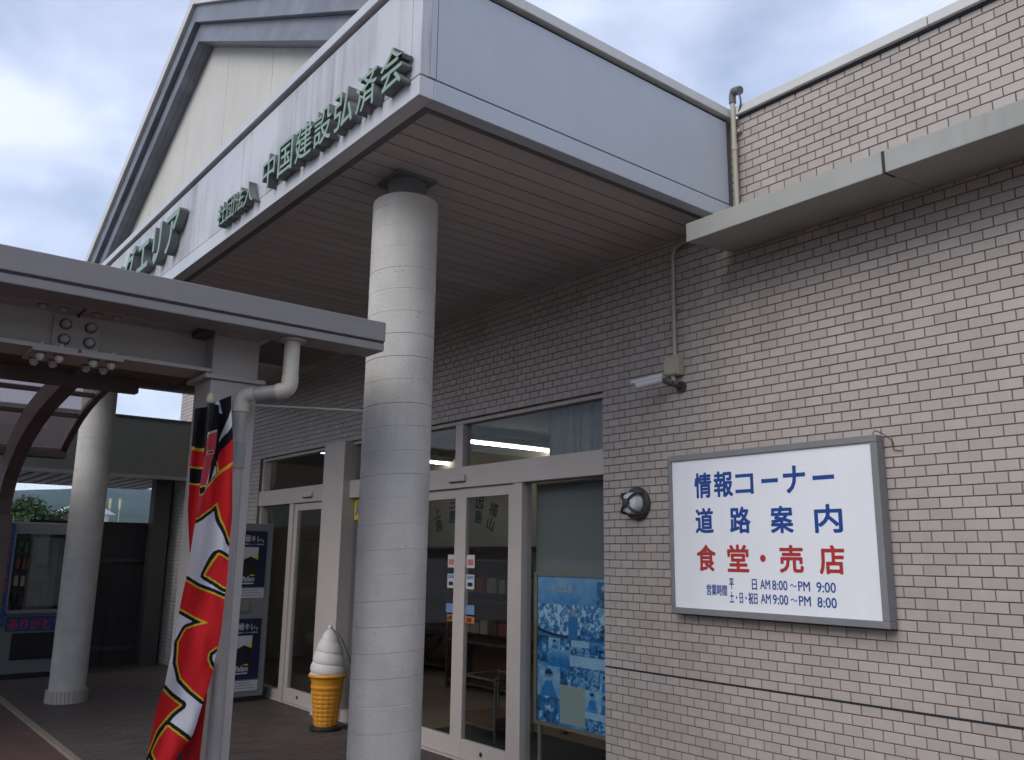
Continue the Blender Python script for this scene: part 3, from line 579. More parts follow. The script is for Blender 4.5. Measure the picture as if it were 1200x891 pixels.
PAINT = [('black', [(-2.8693, 2.1135), (-2.7001, 2.1356), (-2.689, 1.9976), (-2.7431, 1.8967), (-2.7745, 1.787), (-2.7922, 1.7594), (-2.7801, 1.8532), (-2.7634, 1.9762), (-2.8158, 1.9574), (-2.8553, 1.9534)]), ('white', [(-2.7989, 2.0746), (-2.7798, 2.0907), (-2.7588, 2.0864), (-2.7486, 2.0462), (-2.7662, 2.0511), (-2.7753, 2.0775)]), ('white', [(-2.7245, 2.0906), (-2.7178, 2.0083), (-2.7493, 1.93), (-2.7387, 2.0095)]), ('white', [(-2.7634, 1.8345), (-2.7556, 1.8016), (-2.7745, 1.787)]), ('pink', [(-2.8154, 1.9523), (-2.7616, 1.9747), (-2.7729, 1.8873), (-2.789, 1.7993), (-2.8031, 1.7325), (-2.8123, 1.6862), (-2.8273, 1.6337), (-2.8371, 1.7828)]), ('cream', [(-2.816, 1.959), (-2.7623, 1.9831), (-2.7616, 1.9747), (-2.8152, 1.9507)]), ('cream', [(-2.8148, 1.8871), (-2.7754, 1.8972), (-2.7743, 1.8839), (-2.815, 1.8704)]), ('black', [(-2.8079, 1.8844), (-2.7768, 1.8937), (-2.7763, 1.8871), (-2.8073, 1.8777)]), ('cream', [(-2.8277, 1.7507), (-2.7954, 1.7576), (-2.8023, 1.7227), (-2.8276, 1.7115)]), ('black', [(-2.8271, 1.7442), (-2.7982, 1.7525), (-2.8028, 1.7292), (-2.8265, 1.7181)])]
def inside(P, poly):
    x, y = P[:, 0], P[:, 1]; r = np.zeros(len(P), bool); n = len(poly)
    for i in range(n):
        (x0, y0), (x1, y1) = poly[i], poly[(i + 1) % n]
        c = ((y0 > y) != (y1 > y)); xi = x0 + (y - y0) / ((y1 - y0) or 1e-12) * (x1 - x0); r ^= c & (x < xi)
    return r
def segdist(P, poly):
    d = np.full(len(P), 9.); n = len(poly)
    for i in range(n):
        a = np.array(poly[i]); b = np.array(poly[(i + 1) % n]); ab = b - a; t = np.clip(((P - a) @ ab) / (ab @ ab), 0, 1); d = np.minimum(d, np.linalg.norm(P - a - t[:, None] * ab, axis=1))
    return d
CC = dict(white=(.60, .60, .64), black=(.012, .012, .016), red=(.56, .018, .022), yellow=(.56, .42, .025), pink=(.50, .07, .09), cream=(.55, .47, .28))
def edge(pl, n):
    z = np.array([p[1] for p in pl])[::-1]; y = np.array([p[0] for p in pl])[::-1]; s = np.linspace(0, 1, n)
    idx = np.linspace(0, len(pl) - 1, 400); yy_ = np.interp(idx, range(len(pl)), [p[0] for p in pl]); zz_ = np.interp(idx, range(len(pl)), [p[1] for p in pl])
    for _ in range(6): yy_[1:-1] = (yy_[:-2] + 2 * yy_[1:-1] + yy_[2:]) / 4; zz_[1:-1] = (zz_[:-2] + 2 * zz_[1:-1] + zz_[2:]) / 4
    q = np.linspace(0, 399, n); return np.stack([np.interp(q, range(400), yy_), np.interp(q, range(400), zz_)], 1)
bn = thing('advertising_banner', 'red white and black vertical banner furled against the steel post', 'banner')
def cloth(name, le, ri, nr, nc, colour, xfun):
    l_, r_ = edge(le, nr + 1), edge(ri, nr + 1); u = np.linspace(0, 1, nc + 1)
    G = l_[:, None, :] * (1 - u)[None, :, None] + r_[:, None, :] * u[None, :, None]
    vv = np.linspace(0, 1, nr + 1)[:, None] + 0 * u[None]; uu = u[None] + 0 * vv
    X = xfun(uu, vv); P = np.stack([X, G[..., 0], G[..., 1]], -1).reshape(-1, 3)
    a = (np.arange(nr)[:, None] * (nc + 1) + np.arange(nc)[None]).ravel(); F = np.stack([a, a + nc + 1, a + nc + 2, a + 1], 1)
    me = bpy.data.meshes.new(name); me.from_pydata(P.tolist(), [], F.tolist()); me.materials.append(VCOL)
    cen = P[F].mean(1)[:, 1:]; col = colour(cen); at = me.color_attributes.new('print', 'FLOAT_COLOR', 'CORNER'); at.data.foreach_set('color', np.repeat(np.c_[col, np.ones(len(col))], 4, 0).astype(np.float32).ravel())
    return link(name, me, bn, smooth=True)
def flag_col(P):
    col = np.tile(CC['white'], (len(P), 1)); d = np.full(len(P), 9.); ins = np.zeros(len(P), bool)
    for r in RED: ins |= inside(P, r); d = np.minimum(d, segdist(P, r))
    bw = np.where(P[:, 1] > 1.75, .010, .0185)
    col[(d < bw)] = CC['black']; col[d < .0062] = CC['yellow']; col[ins] = CC['red']
    for c, pl in PAINT: col[inside(P, pl)] = CC[c]
    return col
def flag_x(u, v): return -3.33 + .020 * np.sin(u * 6.5 + v * 3.0 + .6) * (1 - .35 * v) + .010 * np.sin(u * 15 + v * 9) * (1 - v) ** 1.5 + .022 * (u - .5) ** 2 + .006 * np.sin(v * 22 + u * 5) + .004 * np.sin(v * 50 - u * 9)
cloth('cloth', LEFT, RIGHT, 620, 84, flag_col, flag_x)
def strip_col(P):
    col = np.tile(CC['red'], (len(P), 1)); z = P[:, 1]; col[z > 1.90] = CC['black']; col[(z > 1.893) & (z < 1.905)] = CC['yellow']; col[(z > 1.765) & (z < 1.822)] = CC['black']; col[(z > 1.822) & (z < 1.83)] = CC['yellow']; col[(z > 1.757) & (z < 1.765)] = CC['yellow']; return col
cloth('folded_edge', [(-2.852, 2.058), (-2.853, 1.85), (-2.845, 1.66), (-2.82, 1.50)], [(-2.80, 2.072), (-2.80, 1.85), (-2.79, 1.66), (-2.78, 1.50)], 160, 12, strip_col, lambda u, v: -3.375 + .008 * np.sin(u * 5 + v * 4))
cloth('folded_back', [(-2.73, 1.10), (-2.80, .80), (-2.86, .47)], [(-2.70, 1.10), (-2.715, .80), (-2.72, .47)], 120, 14, lambda P: np.tile((.30, .008, .012), (len(P), 1)), lambda u, v: -3.39 + .012 * np.sin(u * 6 + v * 4))
MB().tube([(-3.40, -2.785, -.15), (-3.40, -2.785, 2.105)], .011, 10).build('pole', 'flag_pole', bn, smooth=True)
MB().lathe([(.013, 2.092), (.0165, 2.098), (.0165, 2.115), (.012, 2.122), (.012, 2.13), (.005, 2.134)], -3.40, -2.785, 14).build('pole_cap', 'cap', bn, smooth=True)
for (y0, z0) in ((-2.765, 2.075), (-2.743, 2.085)): MB().prism([(y0, z0), (y0 + .018, z0 + .006), (y0 + .014, z0 - .045), (y0 - .002, z0 - .04)], -3.372, -3.366, 'x').build('tie_tab', 'flag_white', bn)

# ------------------------------------------------------------------ wall sign
sgn = thing('information_sign', 'large white wall sign with blue and red lettering in grey frame', 'sign')
SX0, SX1, SZ0, SZ1 = -3.345, -2.05, 1.197, 2.094
fr = .034
for d in ((SX0, SX1, -.078, -.004, SZ1 - fr, SZ1), (SX0, SX1, -.078, -.004, SZ0, SZ0 + fr)): box('frame_rail', 'sign_frame', d, sgn, bevel=.003)
for d in ((SX0, SX0 + fr * .7, -.0775, -.004, SZ0 + fr, SZ1 - fr), (SX1 - fr, SX1, -.0775, -.004, SZ0 + fr, SZ1 - fr)): box('frame_rail', 'sign_frame', d, sgn, bevel=.003)
box('face_panel', 'white', (SX0 + .02, SX1 - .03, -.066, -.01, SZ0 + .03, SZ1 - .03), sgn)
TY = -.0665
def cells(items, m, off):
    for ch, x0, x1, z0, z1 in items: glyph('lettering', ch, (x0, TY, z0), XR, ZU, x1 - x0, z1 - z0, m, sgn, off=off, fit=True)
cells([('情', -3.156, -3.043, 1.842, 1.978), ('報', -3.018, -2.897, 1.842, 1.978), ('コ', -2.874, -2.762, 1.850, 1.955), ('ー', -2.708, -2.608, 1.900, 1.922), ('ナ', -2.572, -2.450, 1.842, 1.976), ('ー', -2.404, -2.287, 1.898, 1.920)], 'blue', .030)
cells([('道', -3.156, -3.037, 1.646, 1.780), ('路', -2.919, -2.792, 1.643, 1.778), ('案', -2.660, -2.532, 1.640, 1.774), ('内', -2.404, -2.260, 1.638, 1.772)], 'blue', .030)
cells([('食', -3.154, -3.029, 1.438, 1.576), ('堂', -2.945, -2.813, 1.438, 1.576), ('・', -2.738, -2.705, 1.490, 1.526), ('売', -2.619, -2.486, 1.440, 1.573), ('店', -2.392, -2.262, 1.438, 1.572)], 'red', .030)
for s, x0, x1, z0, z1 in [('営業時間', -3.095, -2.960, 1.307, 1.364), ('平', -2.942, -2.913, 1.345, 1.400), ('日', -2.796, -2.767, 1.345, 1.400), ('AM', -2.745, -2.686, 1.352, 1.398), ('8:00', -2.672, -2.583, 1.350, 1.397), ('〜', -2.568, -2.530, 1.367, 1.382), ('PM', -2.520, -2.455, 1.350, 1.396), ('9:00', -2.418, -2.315, 1.348, 1.396), ('土・日・祝日', -2.942, -2.767, 1.272, 1.330), ('AM', -2.745, -2.686, 1.280, 1.326), ('9:00', -2.672, -2.583, 1.278, 1.326), ('〜', -2.568, -2.530, 1.296, 1.311), ('PM', -2.520, -2.455, 1.278, 1.325), ('8:00', -2.418, -2.315, 1.276, 1.324)]:
    text_line('lettering', s, x0, x1, z0, z1, TY, 'blue', sgn, off=.02)
MB().tube(bend([(-2.09, -.04, 2.09), (-2.07, -.05, 2.118), (-2.03, -.06, 2.10), (-1.995, -.02, 2.06), (-2.005, -.01, 2.02), (-1.965, -.006, 2.015)], .012), .0022, 6).build('loose_wire', 'black', sgn)

# ------------------------------------------------------------------ conduits, camera, lamp
cm = thing('upper_conduit', 'cream conduit with grey weatherhead rising beside the parapet', 'conduit')
MB().tube([(-2.80, -.045, 3.33), (-2.80, -.045, 4.168)], .0145, 12).build('pipe', 'conduit', cm, smooth=True)
MB().tube([(-2.80, -.045, 3.86), (-2.80, -.045, 3.90)], .018, 12).build('coupling', 'conduit', cm, smooth=True)
MB().tube(bend([(-2.80, -.045, 4.165), (-2.80, -.045, 4.245), (-2.735, -.06, 4.215)], .045), [.021] * 5 + [.026] * 5, 14).build('weatherhead', 'conduit_head', cm, smooth=True)
MB().tube(bend([(-2.745, -.058, 4.21), (-2.735, -.05, 4.15), (-2.77, -.03, 4.10)], .03), .0055, 8).build('cable', 'conduit_head', cm)
for z in (3.52, 3.98): MB().box(-2.83, -2.77, -.028, .0, z, z + .018).build('saddle_clip', 'conduit', cm)
lc = thing('lower_conduit', 'cream conduit running down from under the ledge to camera box', 'conduit')
MB().tube(bend([(-3.10, -.03, 3.425), (-3.305, -.03, 3.40), (-3.308, -.03, 2.71)], .07), .012, 12).build('pipe', 'conduit', lc, smooth=True)
MB().box(-3.34, -3.275, -.02, 0, 3.0, 3.016).build('saddle_clip', 'conduit', lc)
sc_ = thing('security_camera', 'white bullet security camera under its putty coloured junction box', 'camera')
box('junction_box', 'box', (-3.375, -3.262, -.062, 0, 2.585, 2.705), sc_, bevel=.006)
box('box_lid', 'box', (-3.367, -3.27, -.068, -.062, 2.592, 2.698), sc_, bevel=.002)
for sx in (-3.36, -3.277):
    for sz in (2.60, 2.69): MB().tube([(sx, -.068, sz), (sx, -.0705, sz)], .004, 8).build('screw', 'conduit_head', sc_)
MB().tube([(-3.32, -.035, 2.586), (-3.32, -.035, 2.555)], .014, 10).build('gland', 'box', sc_)
MB().tube([(-3.285, -.0, 2.515), (-3.285, -.012, 2.515)], .036, 18).build('mount_base', 'chrome', sc_, smooth=True)
MB().tube(bend([(-3.285, -.012, 2.515), (-3.29, -.06, 2.52), (-3.345, -.11, 2.548)], .02), .011, 10).build('mount_arm', 'chrome', sc_, smooth=True)
cdir = Vector((-3.50, -.245, 2.520)) - Vector((-3.36, -.125, 2.560)); cdir.normalize(); cp = Vector((-3.345, -.112, 2.560))
MB().tube([cp, cp + cdir * .006, cp + cdir * .16, cp + cdir * .165], [.024, .030, .030, .026], 18).build('housing', 'cam_white', sc_, smooth=True)
MB().tube([cp + cdir * .163, cp + cdir * .167], .022, 16).build('lens_window', 'black', sc_)
sv = MB(); side = cdir.cross(ZU).normalized(); upc = side.cross(cdir)
for i in range(7):
    a = R(-78 + 26 * i)
    for r_ in (.033, .0355):
        for d_ in (-.005, .185): sv.v.append(tuple(cp + cdir * d_ + side * math.sin(a) * r_ + upc * math.cos(a) * r_))
for i in range(6):
    b = i * 4; sv.f += [(b, b + 1, b + 5, b + 4), (b + 2, b + 6, b + 7, b + 3), (b, b + 4, b + 6, b + 2), (b + 1, b + 3, b + 7, b + 5)]; sv.m += [0] * 4
sv.f += [(0, 2, 3, 1), (24, 25, 27, 26)]; sv.m += [0, 0]
sv.build('sunshield', 'cam_white', sc_, smooth=True)
MB().tube(bend([(-3.32, -.035, 2.56), (-3.325, -.05, 2.52), (-3.34, -.10, 2.545)], .015), .004, 8).build('cable', 'black', sc_)
lm = thing('bulkhead_lamp', 'round caged bulkhead lamp on the tiles between window and sign', 'lamp')
LX, LZ = -3.655, 1.832
def ring_y(prof, m, name, seg=28):
    b = MB(); n = len(prof)
    for r_, y_ in prof:
        for k in range(seg): a = 2 * math.pi * k / seg; b.v.append((LX + r_ * math.cos(a), y_, LZ + r_ * math.sin(a)))
    for i in range(n - 1):
        for k in range(seg): k2 = (k + 1) % seg; b.f.append((i * seg + k, i * seg + k2, (i + 1) * seg + k2, (i + 1) * seg + k)); b.m.append(0)
    b.f.append(tuple(range(seg))); b.f.append(tuple((n - 1) * seg + k for k in range(seg))); b.m += [0, 0]
    return b.build(name, m, lm, smooth=True)
ring_y([(.100, -.001), (.104, -.02), (.094, -.034), (.075, -.036)], 'chrome', 'back_plate')
ring_y([(.068, -.034), (.067, -.075), (.058, -.095), (.035, -.106), (.01, -.109)], 'opal', 'globe')
ring_y([(.026, -.106), (.026, -.122), (.018, -.125)], 'chrome', 'guard_hub')
for k in range(4):
    a = R(45 + 90 * k); c, s = math.cos(a), math.sin(a)
    MB().tube([(LX + .02 * c, -.117, LZ + .02 * s), (LX + .055 * c, -.110, LZ + .055 * s), (LX + .080 * c, -.090, LZ + .080 * s), (LX + .088 * c, -.030, LZ + .088 * s)], .0085, 8).build('guard_arm', 'chrome', lm, smooth=True)

# ------------------------------------------------------------------ poster board, blind and curtain behind the right window
pb = thing('poster_board', 'framed blue photo-collage poster standing behind the right window', 'poster')
PX0, PX1, PZ0, PZ1, PY = -4.79, -4.012, .37, 1.395, .13
def poster_cols(nx, nz):
    rs = np.random.RandomState(12); img = np.zeros((nz, nx, 3))
    def noise(h_, w_, s):
        out = np.zeros((h_, w_)); amp = 1
        for o_ in range(4):
            gh, gw = max(2, int(h_ / s) + 2), max(2, int(w_ / s) + 2); g = rs.rand(gh, gw); yi = np.linspace(0, gh - 1.001, h_); xi = np.linspace(0, gw - 1.001, w_); y0 = yi.astype(int); x0 = xi.astype(int); fy = (yi - y0)[:, None]; fx = (xi - x0)[None]
            out += amp * (g[y0][:, x0] * (1 - fy) * (1 - fx) + g[y0 + 1][:, x0] * fy * (1 - fx) + g[y0][:, x0 + 1] * (1 - fy) * fx + g[y0 + 1][:, x0 + 1] * fy * fx); amp *= .62; s = max(1.5, s / 2.2)
        return out / out.max()
    def tone(v):  # duotone: near-black navy -> blue -> pale blue
        v = np.clip(v, 0, 1)[..., None]; a, b, c = np.array((.006, .012, .03)), np.array((.02, .20, .50)), np.array((.50, .70, .80))
        return np.where(v < .5, a + (b - a) * v * 2, b + (c - b) * (v - .5) * 2)
    def put(x0, x1, z0, z1, v): h_, w_ = img[z0:z1, x0:x1].shape[:2]; img[z0:z1, x0:x1] = tone(v[:h_, :w_])
    def photo(x0, x1, z0, z1, mode):   # fractions, z from the top
        X0, X1, Z0, Z1 = int(x0 * nx), int(x1 * nx), int(z0 * nz), int(z1 * nz); w_, h_ = X1 - X0, Z1 - Z0; yy_, xx_ = np.mgrid[0:h_, 0:w_]; yy_ = yy_ / h_; xx_ = xx_ / w_
        n_ = noise(h_, w_, 20)
        if mode == 'sea': v = .62 - .25 * yy_ + .18 * (n_ - .5); v = np.where(yy_ > .5, .40 - .18 * (yy_ - .5) + .5 * (n_ - .5), v)
        elif mode == 'crowd': f = noise(h_, w_, 6); hd = np.clip((f - .45) * 4.5, 0, 1); v = np.where(yy_ < .3 + .06 * n_, .74 + .2 * (n_ - .5), .12 + .5 * hd + .25 * (n_ - .4))
        elif mode == 'person':
            v = .62 + .4 * (n_ - .5); head = ((xx_ - .5) / .15) ** 2 + ((yy_ - .32) / .17) ** 2 < 1; hair = ((xx_ - .5) / .17) ** 2 + ((yy_ - .26) / .16) ** 2 < 1; body = (yy_ > .48) & (abs(xx_ - .5) < .14 + .5 * (yy_ - .48))
            v = np.where(body, .42 + .25 * (n_ - .5), v); v = np.where(hair, .08, v); v = np.where(head & (yy_ > .28), .66, v); v = np.where(head & (abs(yy_ - .33) < .025) & (abs(abs(xx_ - .5) - .06) < .035), .1, v)
        else: v = np.clip(.05 + 1.5 * (noise(h_, w_, 14) - .35), 0, 1) * (.6 + .5 * (((xx_ * 2.3 + .2 * n_).astype(int) + (yy_ * 1.7).astype(int)) % 2))
        put(X0, X1, Z0, Z1, v)
    img[:] = tone(.35 + .3 * noise(nz, nx, 30))
    photo(0, 1, 0, .43, 'sea')
    yy_, xx_ = np.mgrid[0:nz, 0:nx]; yy_ = yy_ / nz; xx_ = xx_ / nx; e2 = ((xx_ - .42) / .55) ** 2 + ((yy_ - .27) / .13) ** 2
    f = noise(nz, nx, 8); crowd = tone(.30 + .6 * np.clip((f - .45) * 4, 0, 1)); msk = (e2 < 1) & (yy_ > .19); img[msk] = crowd[msk]; rim = (e2 > 1) & (e2 < 1.32) & (yy_ > .27); img[rim] = (.008, .02, .06)
    p = (abs(xx_ - .50) < .065) & (yy_ > .27) & (yy_ < .42); img[p] = (.02, .15, .40); p = ((xx_ - .505) / .035) ** 2 + ((yy_ - .245) / .024) ** 2 < 1; img[p] = (.16, .26, .36)
    for sx in (-1, 1):
        p = (abs((xx_ - .505) - sx * (.055 + (.27 - yy_) * .9)) < .016) & (yy_ > .17) & (yy_ < .275); img[p] = (.10, .25, .42)
    photo(.82, 1, .03, .20, 'x'); photo(.60, .98, .36, .42, 'x'); photo(0, .16, .42, .60, 'x'); photo(.16, .33, .43, .52, 'person'); photo(.33, .48, .43, .5, 'x'); photo(.48, .72, .43, .55, 'crowd'); photo(.72, 1, .45, .55, 'x'); photo(.16, .46, .50, .62, 'sea')
    photo(.46, 1, .53, .74, 'crowd'); photo(0, .32, .62, .83, 'person'); photo(.32, .46, .62, .74, 'x'); photo(0, .30, .83, 1, 'x'); photo(.66, .84, .74, .86, 'person'); photo(.82, 1, .74, .90, 'person'); photo(.66, 1, .88, 1, 'crowd'); photo(.85, .96, .62, .74, 'person')
    p = (xx_ > .32) & (xx_ < .66) & (yy_ > .73) & (yy_ < .985); img[p] = (np.array((.27, .33, .31)) + .06 * (noise(nz, nx, 5)[..., None] - .5))[p]
    return img * (.92 + .12 * rs.rand(nz, nx, 1))
nx, nz = 260, 344; img = poster_cols(nx, nz)
xv = np.linspace(PX0 + .03, PX1 - .02, nx + 1); zv = np.linspace(PZ1 - .025, PZ0 + .025, nz + 1); XX, ZZ = np.meshgrid(xv, zv)
P = np.stack([XX, np.full_like(XX, PY), ZZ], -1).reshape(-1, 3); a = (np.arange(nz)[:, None] * (nx + 1) + np.arange(nx)[None]).ravel(); F = np.stack([a, a + nx + 1, a + nx + 2, a + 1], 1)
me = bpy.data.meshes.new('print'); me.from_pydata(P.tolist(), [], F.tolist()); me.materials.append(VPOST); at = me.color_attributes.new('print', 'FLOAT_COLOR', 'CORNER'); at.data.foreach_set('color', np.repeat(np.c_[img.reshape(-1, 3), np.ones(nx * nz)], 4, 0).astype(np.float32).ravel()); link('print', me, pb)
MB().box(PX0, PX1, PY + .003, PY + .02, PZ0, PZ1).build('board', 'poster_frame', pb)
for d in ((PX0, PX1, PY - .012, PY + .0025, PZ1 - .025, PZ1), (PX0, PX1, PY - .012, PY + .0025, PZ0, PZ0 + .025), (PX0, PX0 + .03, PY - .0115, PY + .0025, PZ0 + .025, PZ1 - .025), (PX1 - .02, PX1, PY - .0115, PY + .0025, PZ0 + .025, PZ1 - .025)): box('frame_rail', 'poster_frame', d, pb)
for xx_ in (PX0 + .05, PX1 - .05): MB().box(xx_ - .015, xx_ + .015, PY, PY + .02, .0, PZ0).build('leg', 'poster_frame', pb)
text_line('lettering', 'いやしに広島', -4.66, -4.40, 1.262, 1.315, PY - .003, 'pale', pb, off=.01)
bl = thing('window_blind', 'plain grey panel blind behind the glass above the blue poster', 'blind')
box('panel', 'blind', (-4.83, -3.99, .17, .178, 1.38, 2.02), bl); box('head_rail', 'frame', (-4.83, -3.99, .165, .183, 2.02, 2.035), bl)
ct = thing('window_curtain', 'grey green pleated curtain in the upper window above the blind', 'curtain')
m = MB(); n = 60; top = []
for i in range(n + 1):
    x = -4.72 + .74 * i / n; y = .20 + .018 * math.sin(i * .9) + .006 * math.sin(i * 2.3)
    m.v += [(x, y, 2.18), (x, y, 2.60)]
for i in range(n): m.f.append((2 * i, 2 * i + 1, 2 * i + 3, 2 * i + 2)); m.m.append(0)
m.build('fabric', 'curtain', ct, smooth=True); MB().tube([(-4.74, .2, 2.605), (-3.97, .2, 2.605)], .01, 8).build('curtain_rail', 'galv', ct)

# ------------------------------------------------------------------ shop interior
sh = thing('shop_interior', 'dim shop room with brown floor and pale ceiling behind the glass', 'room')
box('floor', 'infloor', (-12.5, -3.2, .2, 7, -.05, .003), sh); box('ceiling', 'inceil', (-12.5, -3.2, .2, 7, 2.86, 2.9), sh)
box('back_wall', 'inwall', (-12.5, -3.2, 7, 7.1, 0, 2.9), sh); box('side_wall', 'inwall', (-3.3, -3.2, .2, 7, 0, 2.86), sh); box('side_wall', 'inwall', (-12.5, -12.4, .2, 7, 0, 2.86), sh)
k = 0
for (x, y0, y1, wh) in ((-7.42, 1.3, 2.55, 'nearest the right transom window'), (-9.45, .35, 1.3, 'seen through the left transom window'), (-9.45, 2.2, 3.4, 'farther back in the shop behind the column'), (-7.42, 3.2, 4.4, 'deep in the shop beyond the doors'), (-5.3, 3.2, 4.4, 'deep in the shop behind the right window')):
    t = thing('tube_light', 'long white ceiling tube light ' + wh, 'light', 'tube lights on the shop ceiling')
    MB().box(x - .06, x + .06, y0 - .03, y1 + .03, 2.735, 2.80).build('housing', 'inceil', t); MB().tube([(x, y0, 2.715), (x, y1, 2.715)], .018, 10).build('tube', 'tube', t)
    for yy_ in (y0 + .1, y1 - .1): MB().box(x - .01, x + .01, yy_ - .01, yy_ + .01, 2.80, 2.86).build('hanger', 'inceil', t)
def shelf(x0, x1, y0, y1, h, lab, rows=4):
    t = thing('display_shelf', lab, 'shelf', 'shop shelves behind the glass')
    MB().box(x0, x1, y1 - .03, y1, 0, h).build('back_panel', 'shelfwood', t)
    for sx in (x0, x1 - .03): MB().box(sx, sx + .03, y0, y1 - .03, 0, h).build('side_panel', 'shelfwood', t)
    for r_ in range(rows):
        z = .08 + (h - .2) * r_ / (rows - 1); b = MB().box(x0 + .03, x1 - .03, y0 + .01, y1 - .03, z, z + .025).build('shelf_board', 'shelfwood', t)
    return t
def goods(x0, x1, y, zs, lab, seed):
    rs = random.Random(seed); t = None; names = {'goods_a': 'red', 'goods_b': 'cream', 'goods_c': 'dark green', 'goods_d': 'yellow', 'shelfwood': 'brown'}
    ords = ['first', 'second', 'third', 'fourth', 'fifth', 'sixth', 'seventh', 'eighth', 'ninth', 'tenth', 'eleventh', 'twelfth', 'thirteenth', 'fourteenth', 'fifteenth']
    for zi, z in enumerate(zs):
        x = x0; cnt = 0
        while x < x1 - .1:
            w_ = rs.uniform(.07, .16); h_ = rs.uniform(.09, .2); mm = rs.choice(['goods_a', 'goods_b', 'goods_c', 'goods_d', 'goods_b', 'shelfwood'])
            o = MB().box(x, x + w_, y, y + .12, z, z + h_).build('packet', mm, None, bevel=.006)
            o['label'] = '%s packet, %s from left on the %s shelf board facing the doors' % (names[mm], ords[cnt], ('lower', 'upper')[zi]); cnt += 1; o['category'] = 'packet'; o['group'] = lab; x += w_ + rs.uniform(.02, .08)
shelf(-8.6, -6.4, 2.0, 2.4, 1.55, 'brown wooden display shelf facing the automatic doors'); goods(-8.5, -6.5, 2.06, (.635 + .005, 1.092), 'small boxed goods on the shelf facing the automatic doors', 3)
shelf(-11.6, -9.4, 2.6, 3.0, 1.6, 'brown wooden shelf deep in the shop behind the left door')
box('bulkhead', 'cream_wall', (-10.5, -4.9, 2.55, 2.65, 1.62, 2.86), sh)
ctr = thing('sales_counter', 'long brown sales counter deep inside the shop', 'counter'); box('cabinet', 'shelfwood', (-9.6, -5.2, 4.2, 4.8, 0, .92), ctr); box('counter_top', 'goods_b', (-9.65, -5.15, 4.15, 4.85, .92, .96), ctr)
cal = thing('wall_calendar', 'sepia picture calendar hanging inside by the automatic doors', 'calendar'); box('picture', 'calendar', (-5.95, -5.65, 1.30, 1.305, 1.14, 1.46), cal); box('text_strip', 'paper', (-5.95, -5.65, 1.30, 1.305, .98, 1.14), cal); box('backing_post', 'shelfwood', (-5.83, -5.77, 1.306, 1.34, 0, 1.5), cal)
tr = thing('basket_trolley', 'small metal basket trolley inside the automatic doors', 'trolley')
for (x, y) in ((-6.25, .55), (-5.78, .55), (-6.25, .95), (-5.78, .95)): MB().tube([(x, y, .02), (x, y, .52)], .012, 8).build('leg', 'rackmetal', tr, smooth=True)
for z in (.12, .50):
    MB().tube([(-6.25, .55, z), (-5.78, .55, z), (-5.78, .95, z), (-6.25, .95, z), (-6.25, .55, z)], .009, 8).build('rail', 'rackmetal', tr)
box('basket', 'shelfwood', (-6.23, -5.8, .57, .93, .125, .2), tr)
fm = box('door_mat', 'mat_dark', (-6.6, -4.2, .24, 1.15, .0035, .012)); fm['label'] = 'dark ribbed entrance mat just inside the automatic doors'; fm['category'] = 'mat'
ys_ = thing('window_sticker', 'yellow square sticker with blue figure on glass beside the beige post', 'sticker')
box('sheet', 'yellow', (-7.425, -7.30, .070, .0735, 1.83, 2.03), ys_)
glyph('figure', '人', (-7.40, .0695, 1.87), XR, ZU, .075, .11, 'bsign', ys_, off=.06, fit=True); MB().lathe([(.014, 0), (.014, .001)], 0, 0, 14).build('figure_head', 'bsign', ys_).matrix_world = Matrix.Translation((-7.362, .0694, 1.99)) @ Matrix.Rotation(R(90), 4, 'X')
# interior hanging decorations seen through the left door
for (x, z, mm, w) in ((-8.32, 1.42, 'goods_a', 'upper red'), (-8.28, 1.58, 'packdark', 'topmost black'), (-8.36, 1.22, 'goods_a', 'lowest red')):
    o = MB().prism([(x, z - .07), (x + .07, z), (x, z + .07), (x - .07, z)], .40, .41, 'y').build('hanging_card', mm); o['label'] = w + ' diamond card hanging behind the left sliding door'; o['category'] = 'card'
hl = MB().tube([(-9.2, .405, 1.66), (-7.9, .405, 1.66)], .004, 6).build('hanging_line', 'black'); hl['label'] = 'thin dark line strung inside the left sliding door'; hl['category'] = 'line'

# ------------------------------------------------------------------ soft-serve display cone
ic = thing('ice_cream_display', 'giant plastic soft-serve ice cream cone standing by the doors', 'display')
IX, IY = -7.17, -.25
MB().lathe([(.135, 0), (.14, .012), (.135, .03), (.11, .036)], IX, IY, 32).build('base', 'black', ic, smooth=True)
pr_ = [(.096, .036)]
for q in range(8): z = .05 + q * .036; r_ = .096 + (z - .036) * .13; pr_ += [(r_, z), (r_ + .0022, z + .005), (r_ + .0022, z + .018), (r_, z + .024)]
pr_ += [(.136, .345), (.143, .352), (.143, .368), (.137, .374), (.143, .41), (.150, .432), (.166, .442), (.171, .455), (.165, .468), (.148, .472)]
MB().lathe(pr_, IX, IY, 44).build('cone', 'cone', ic, smooth=True)
for k in range(16):
    a = 2 * math.pi * k / 16; MB().tube([(IX + .0985 * math.cos(a), IY + .0985 * math.sin(a), .045), (IX + .1355 * math.cos(a), IY + .1355 * math.sin(a), .342)], .003, 5).build('waffle_rib', 'cone', ic)
prof2 = []; ns = 4; m = MB(); seg = 40; nr = 90
for i in range(nr + 1):
    t = i / nr; base_r = .148 * (1 - t ** 1.7) ** .62 * (1 - .12 * t) + .012
    for k in range(seg):
        a = 2 * math.pi * k / seg; ph = (t ** .9 * ns + a / (2 * math.pi)) % 1.0; lobe = math.sqrt(max(0, 1 - (2 * ph - 1) ** 2)); r_ = base_r * (.90 + .11 * lobe)
        m.v.append((IX + r_ * math.cos(a), IY + r_ * math.sin(a), .462 + .385 * t))
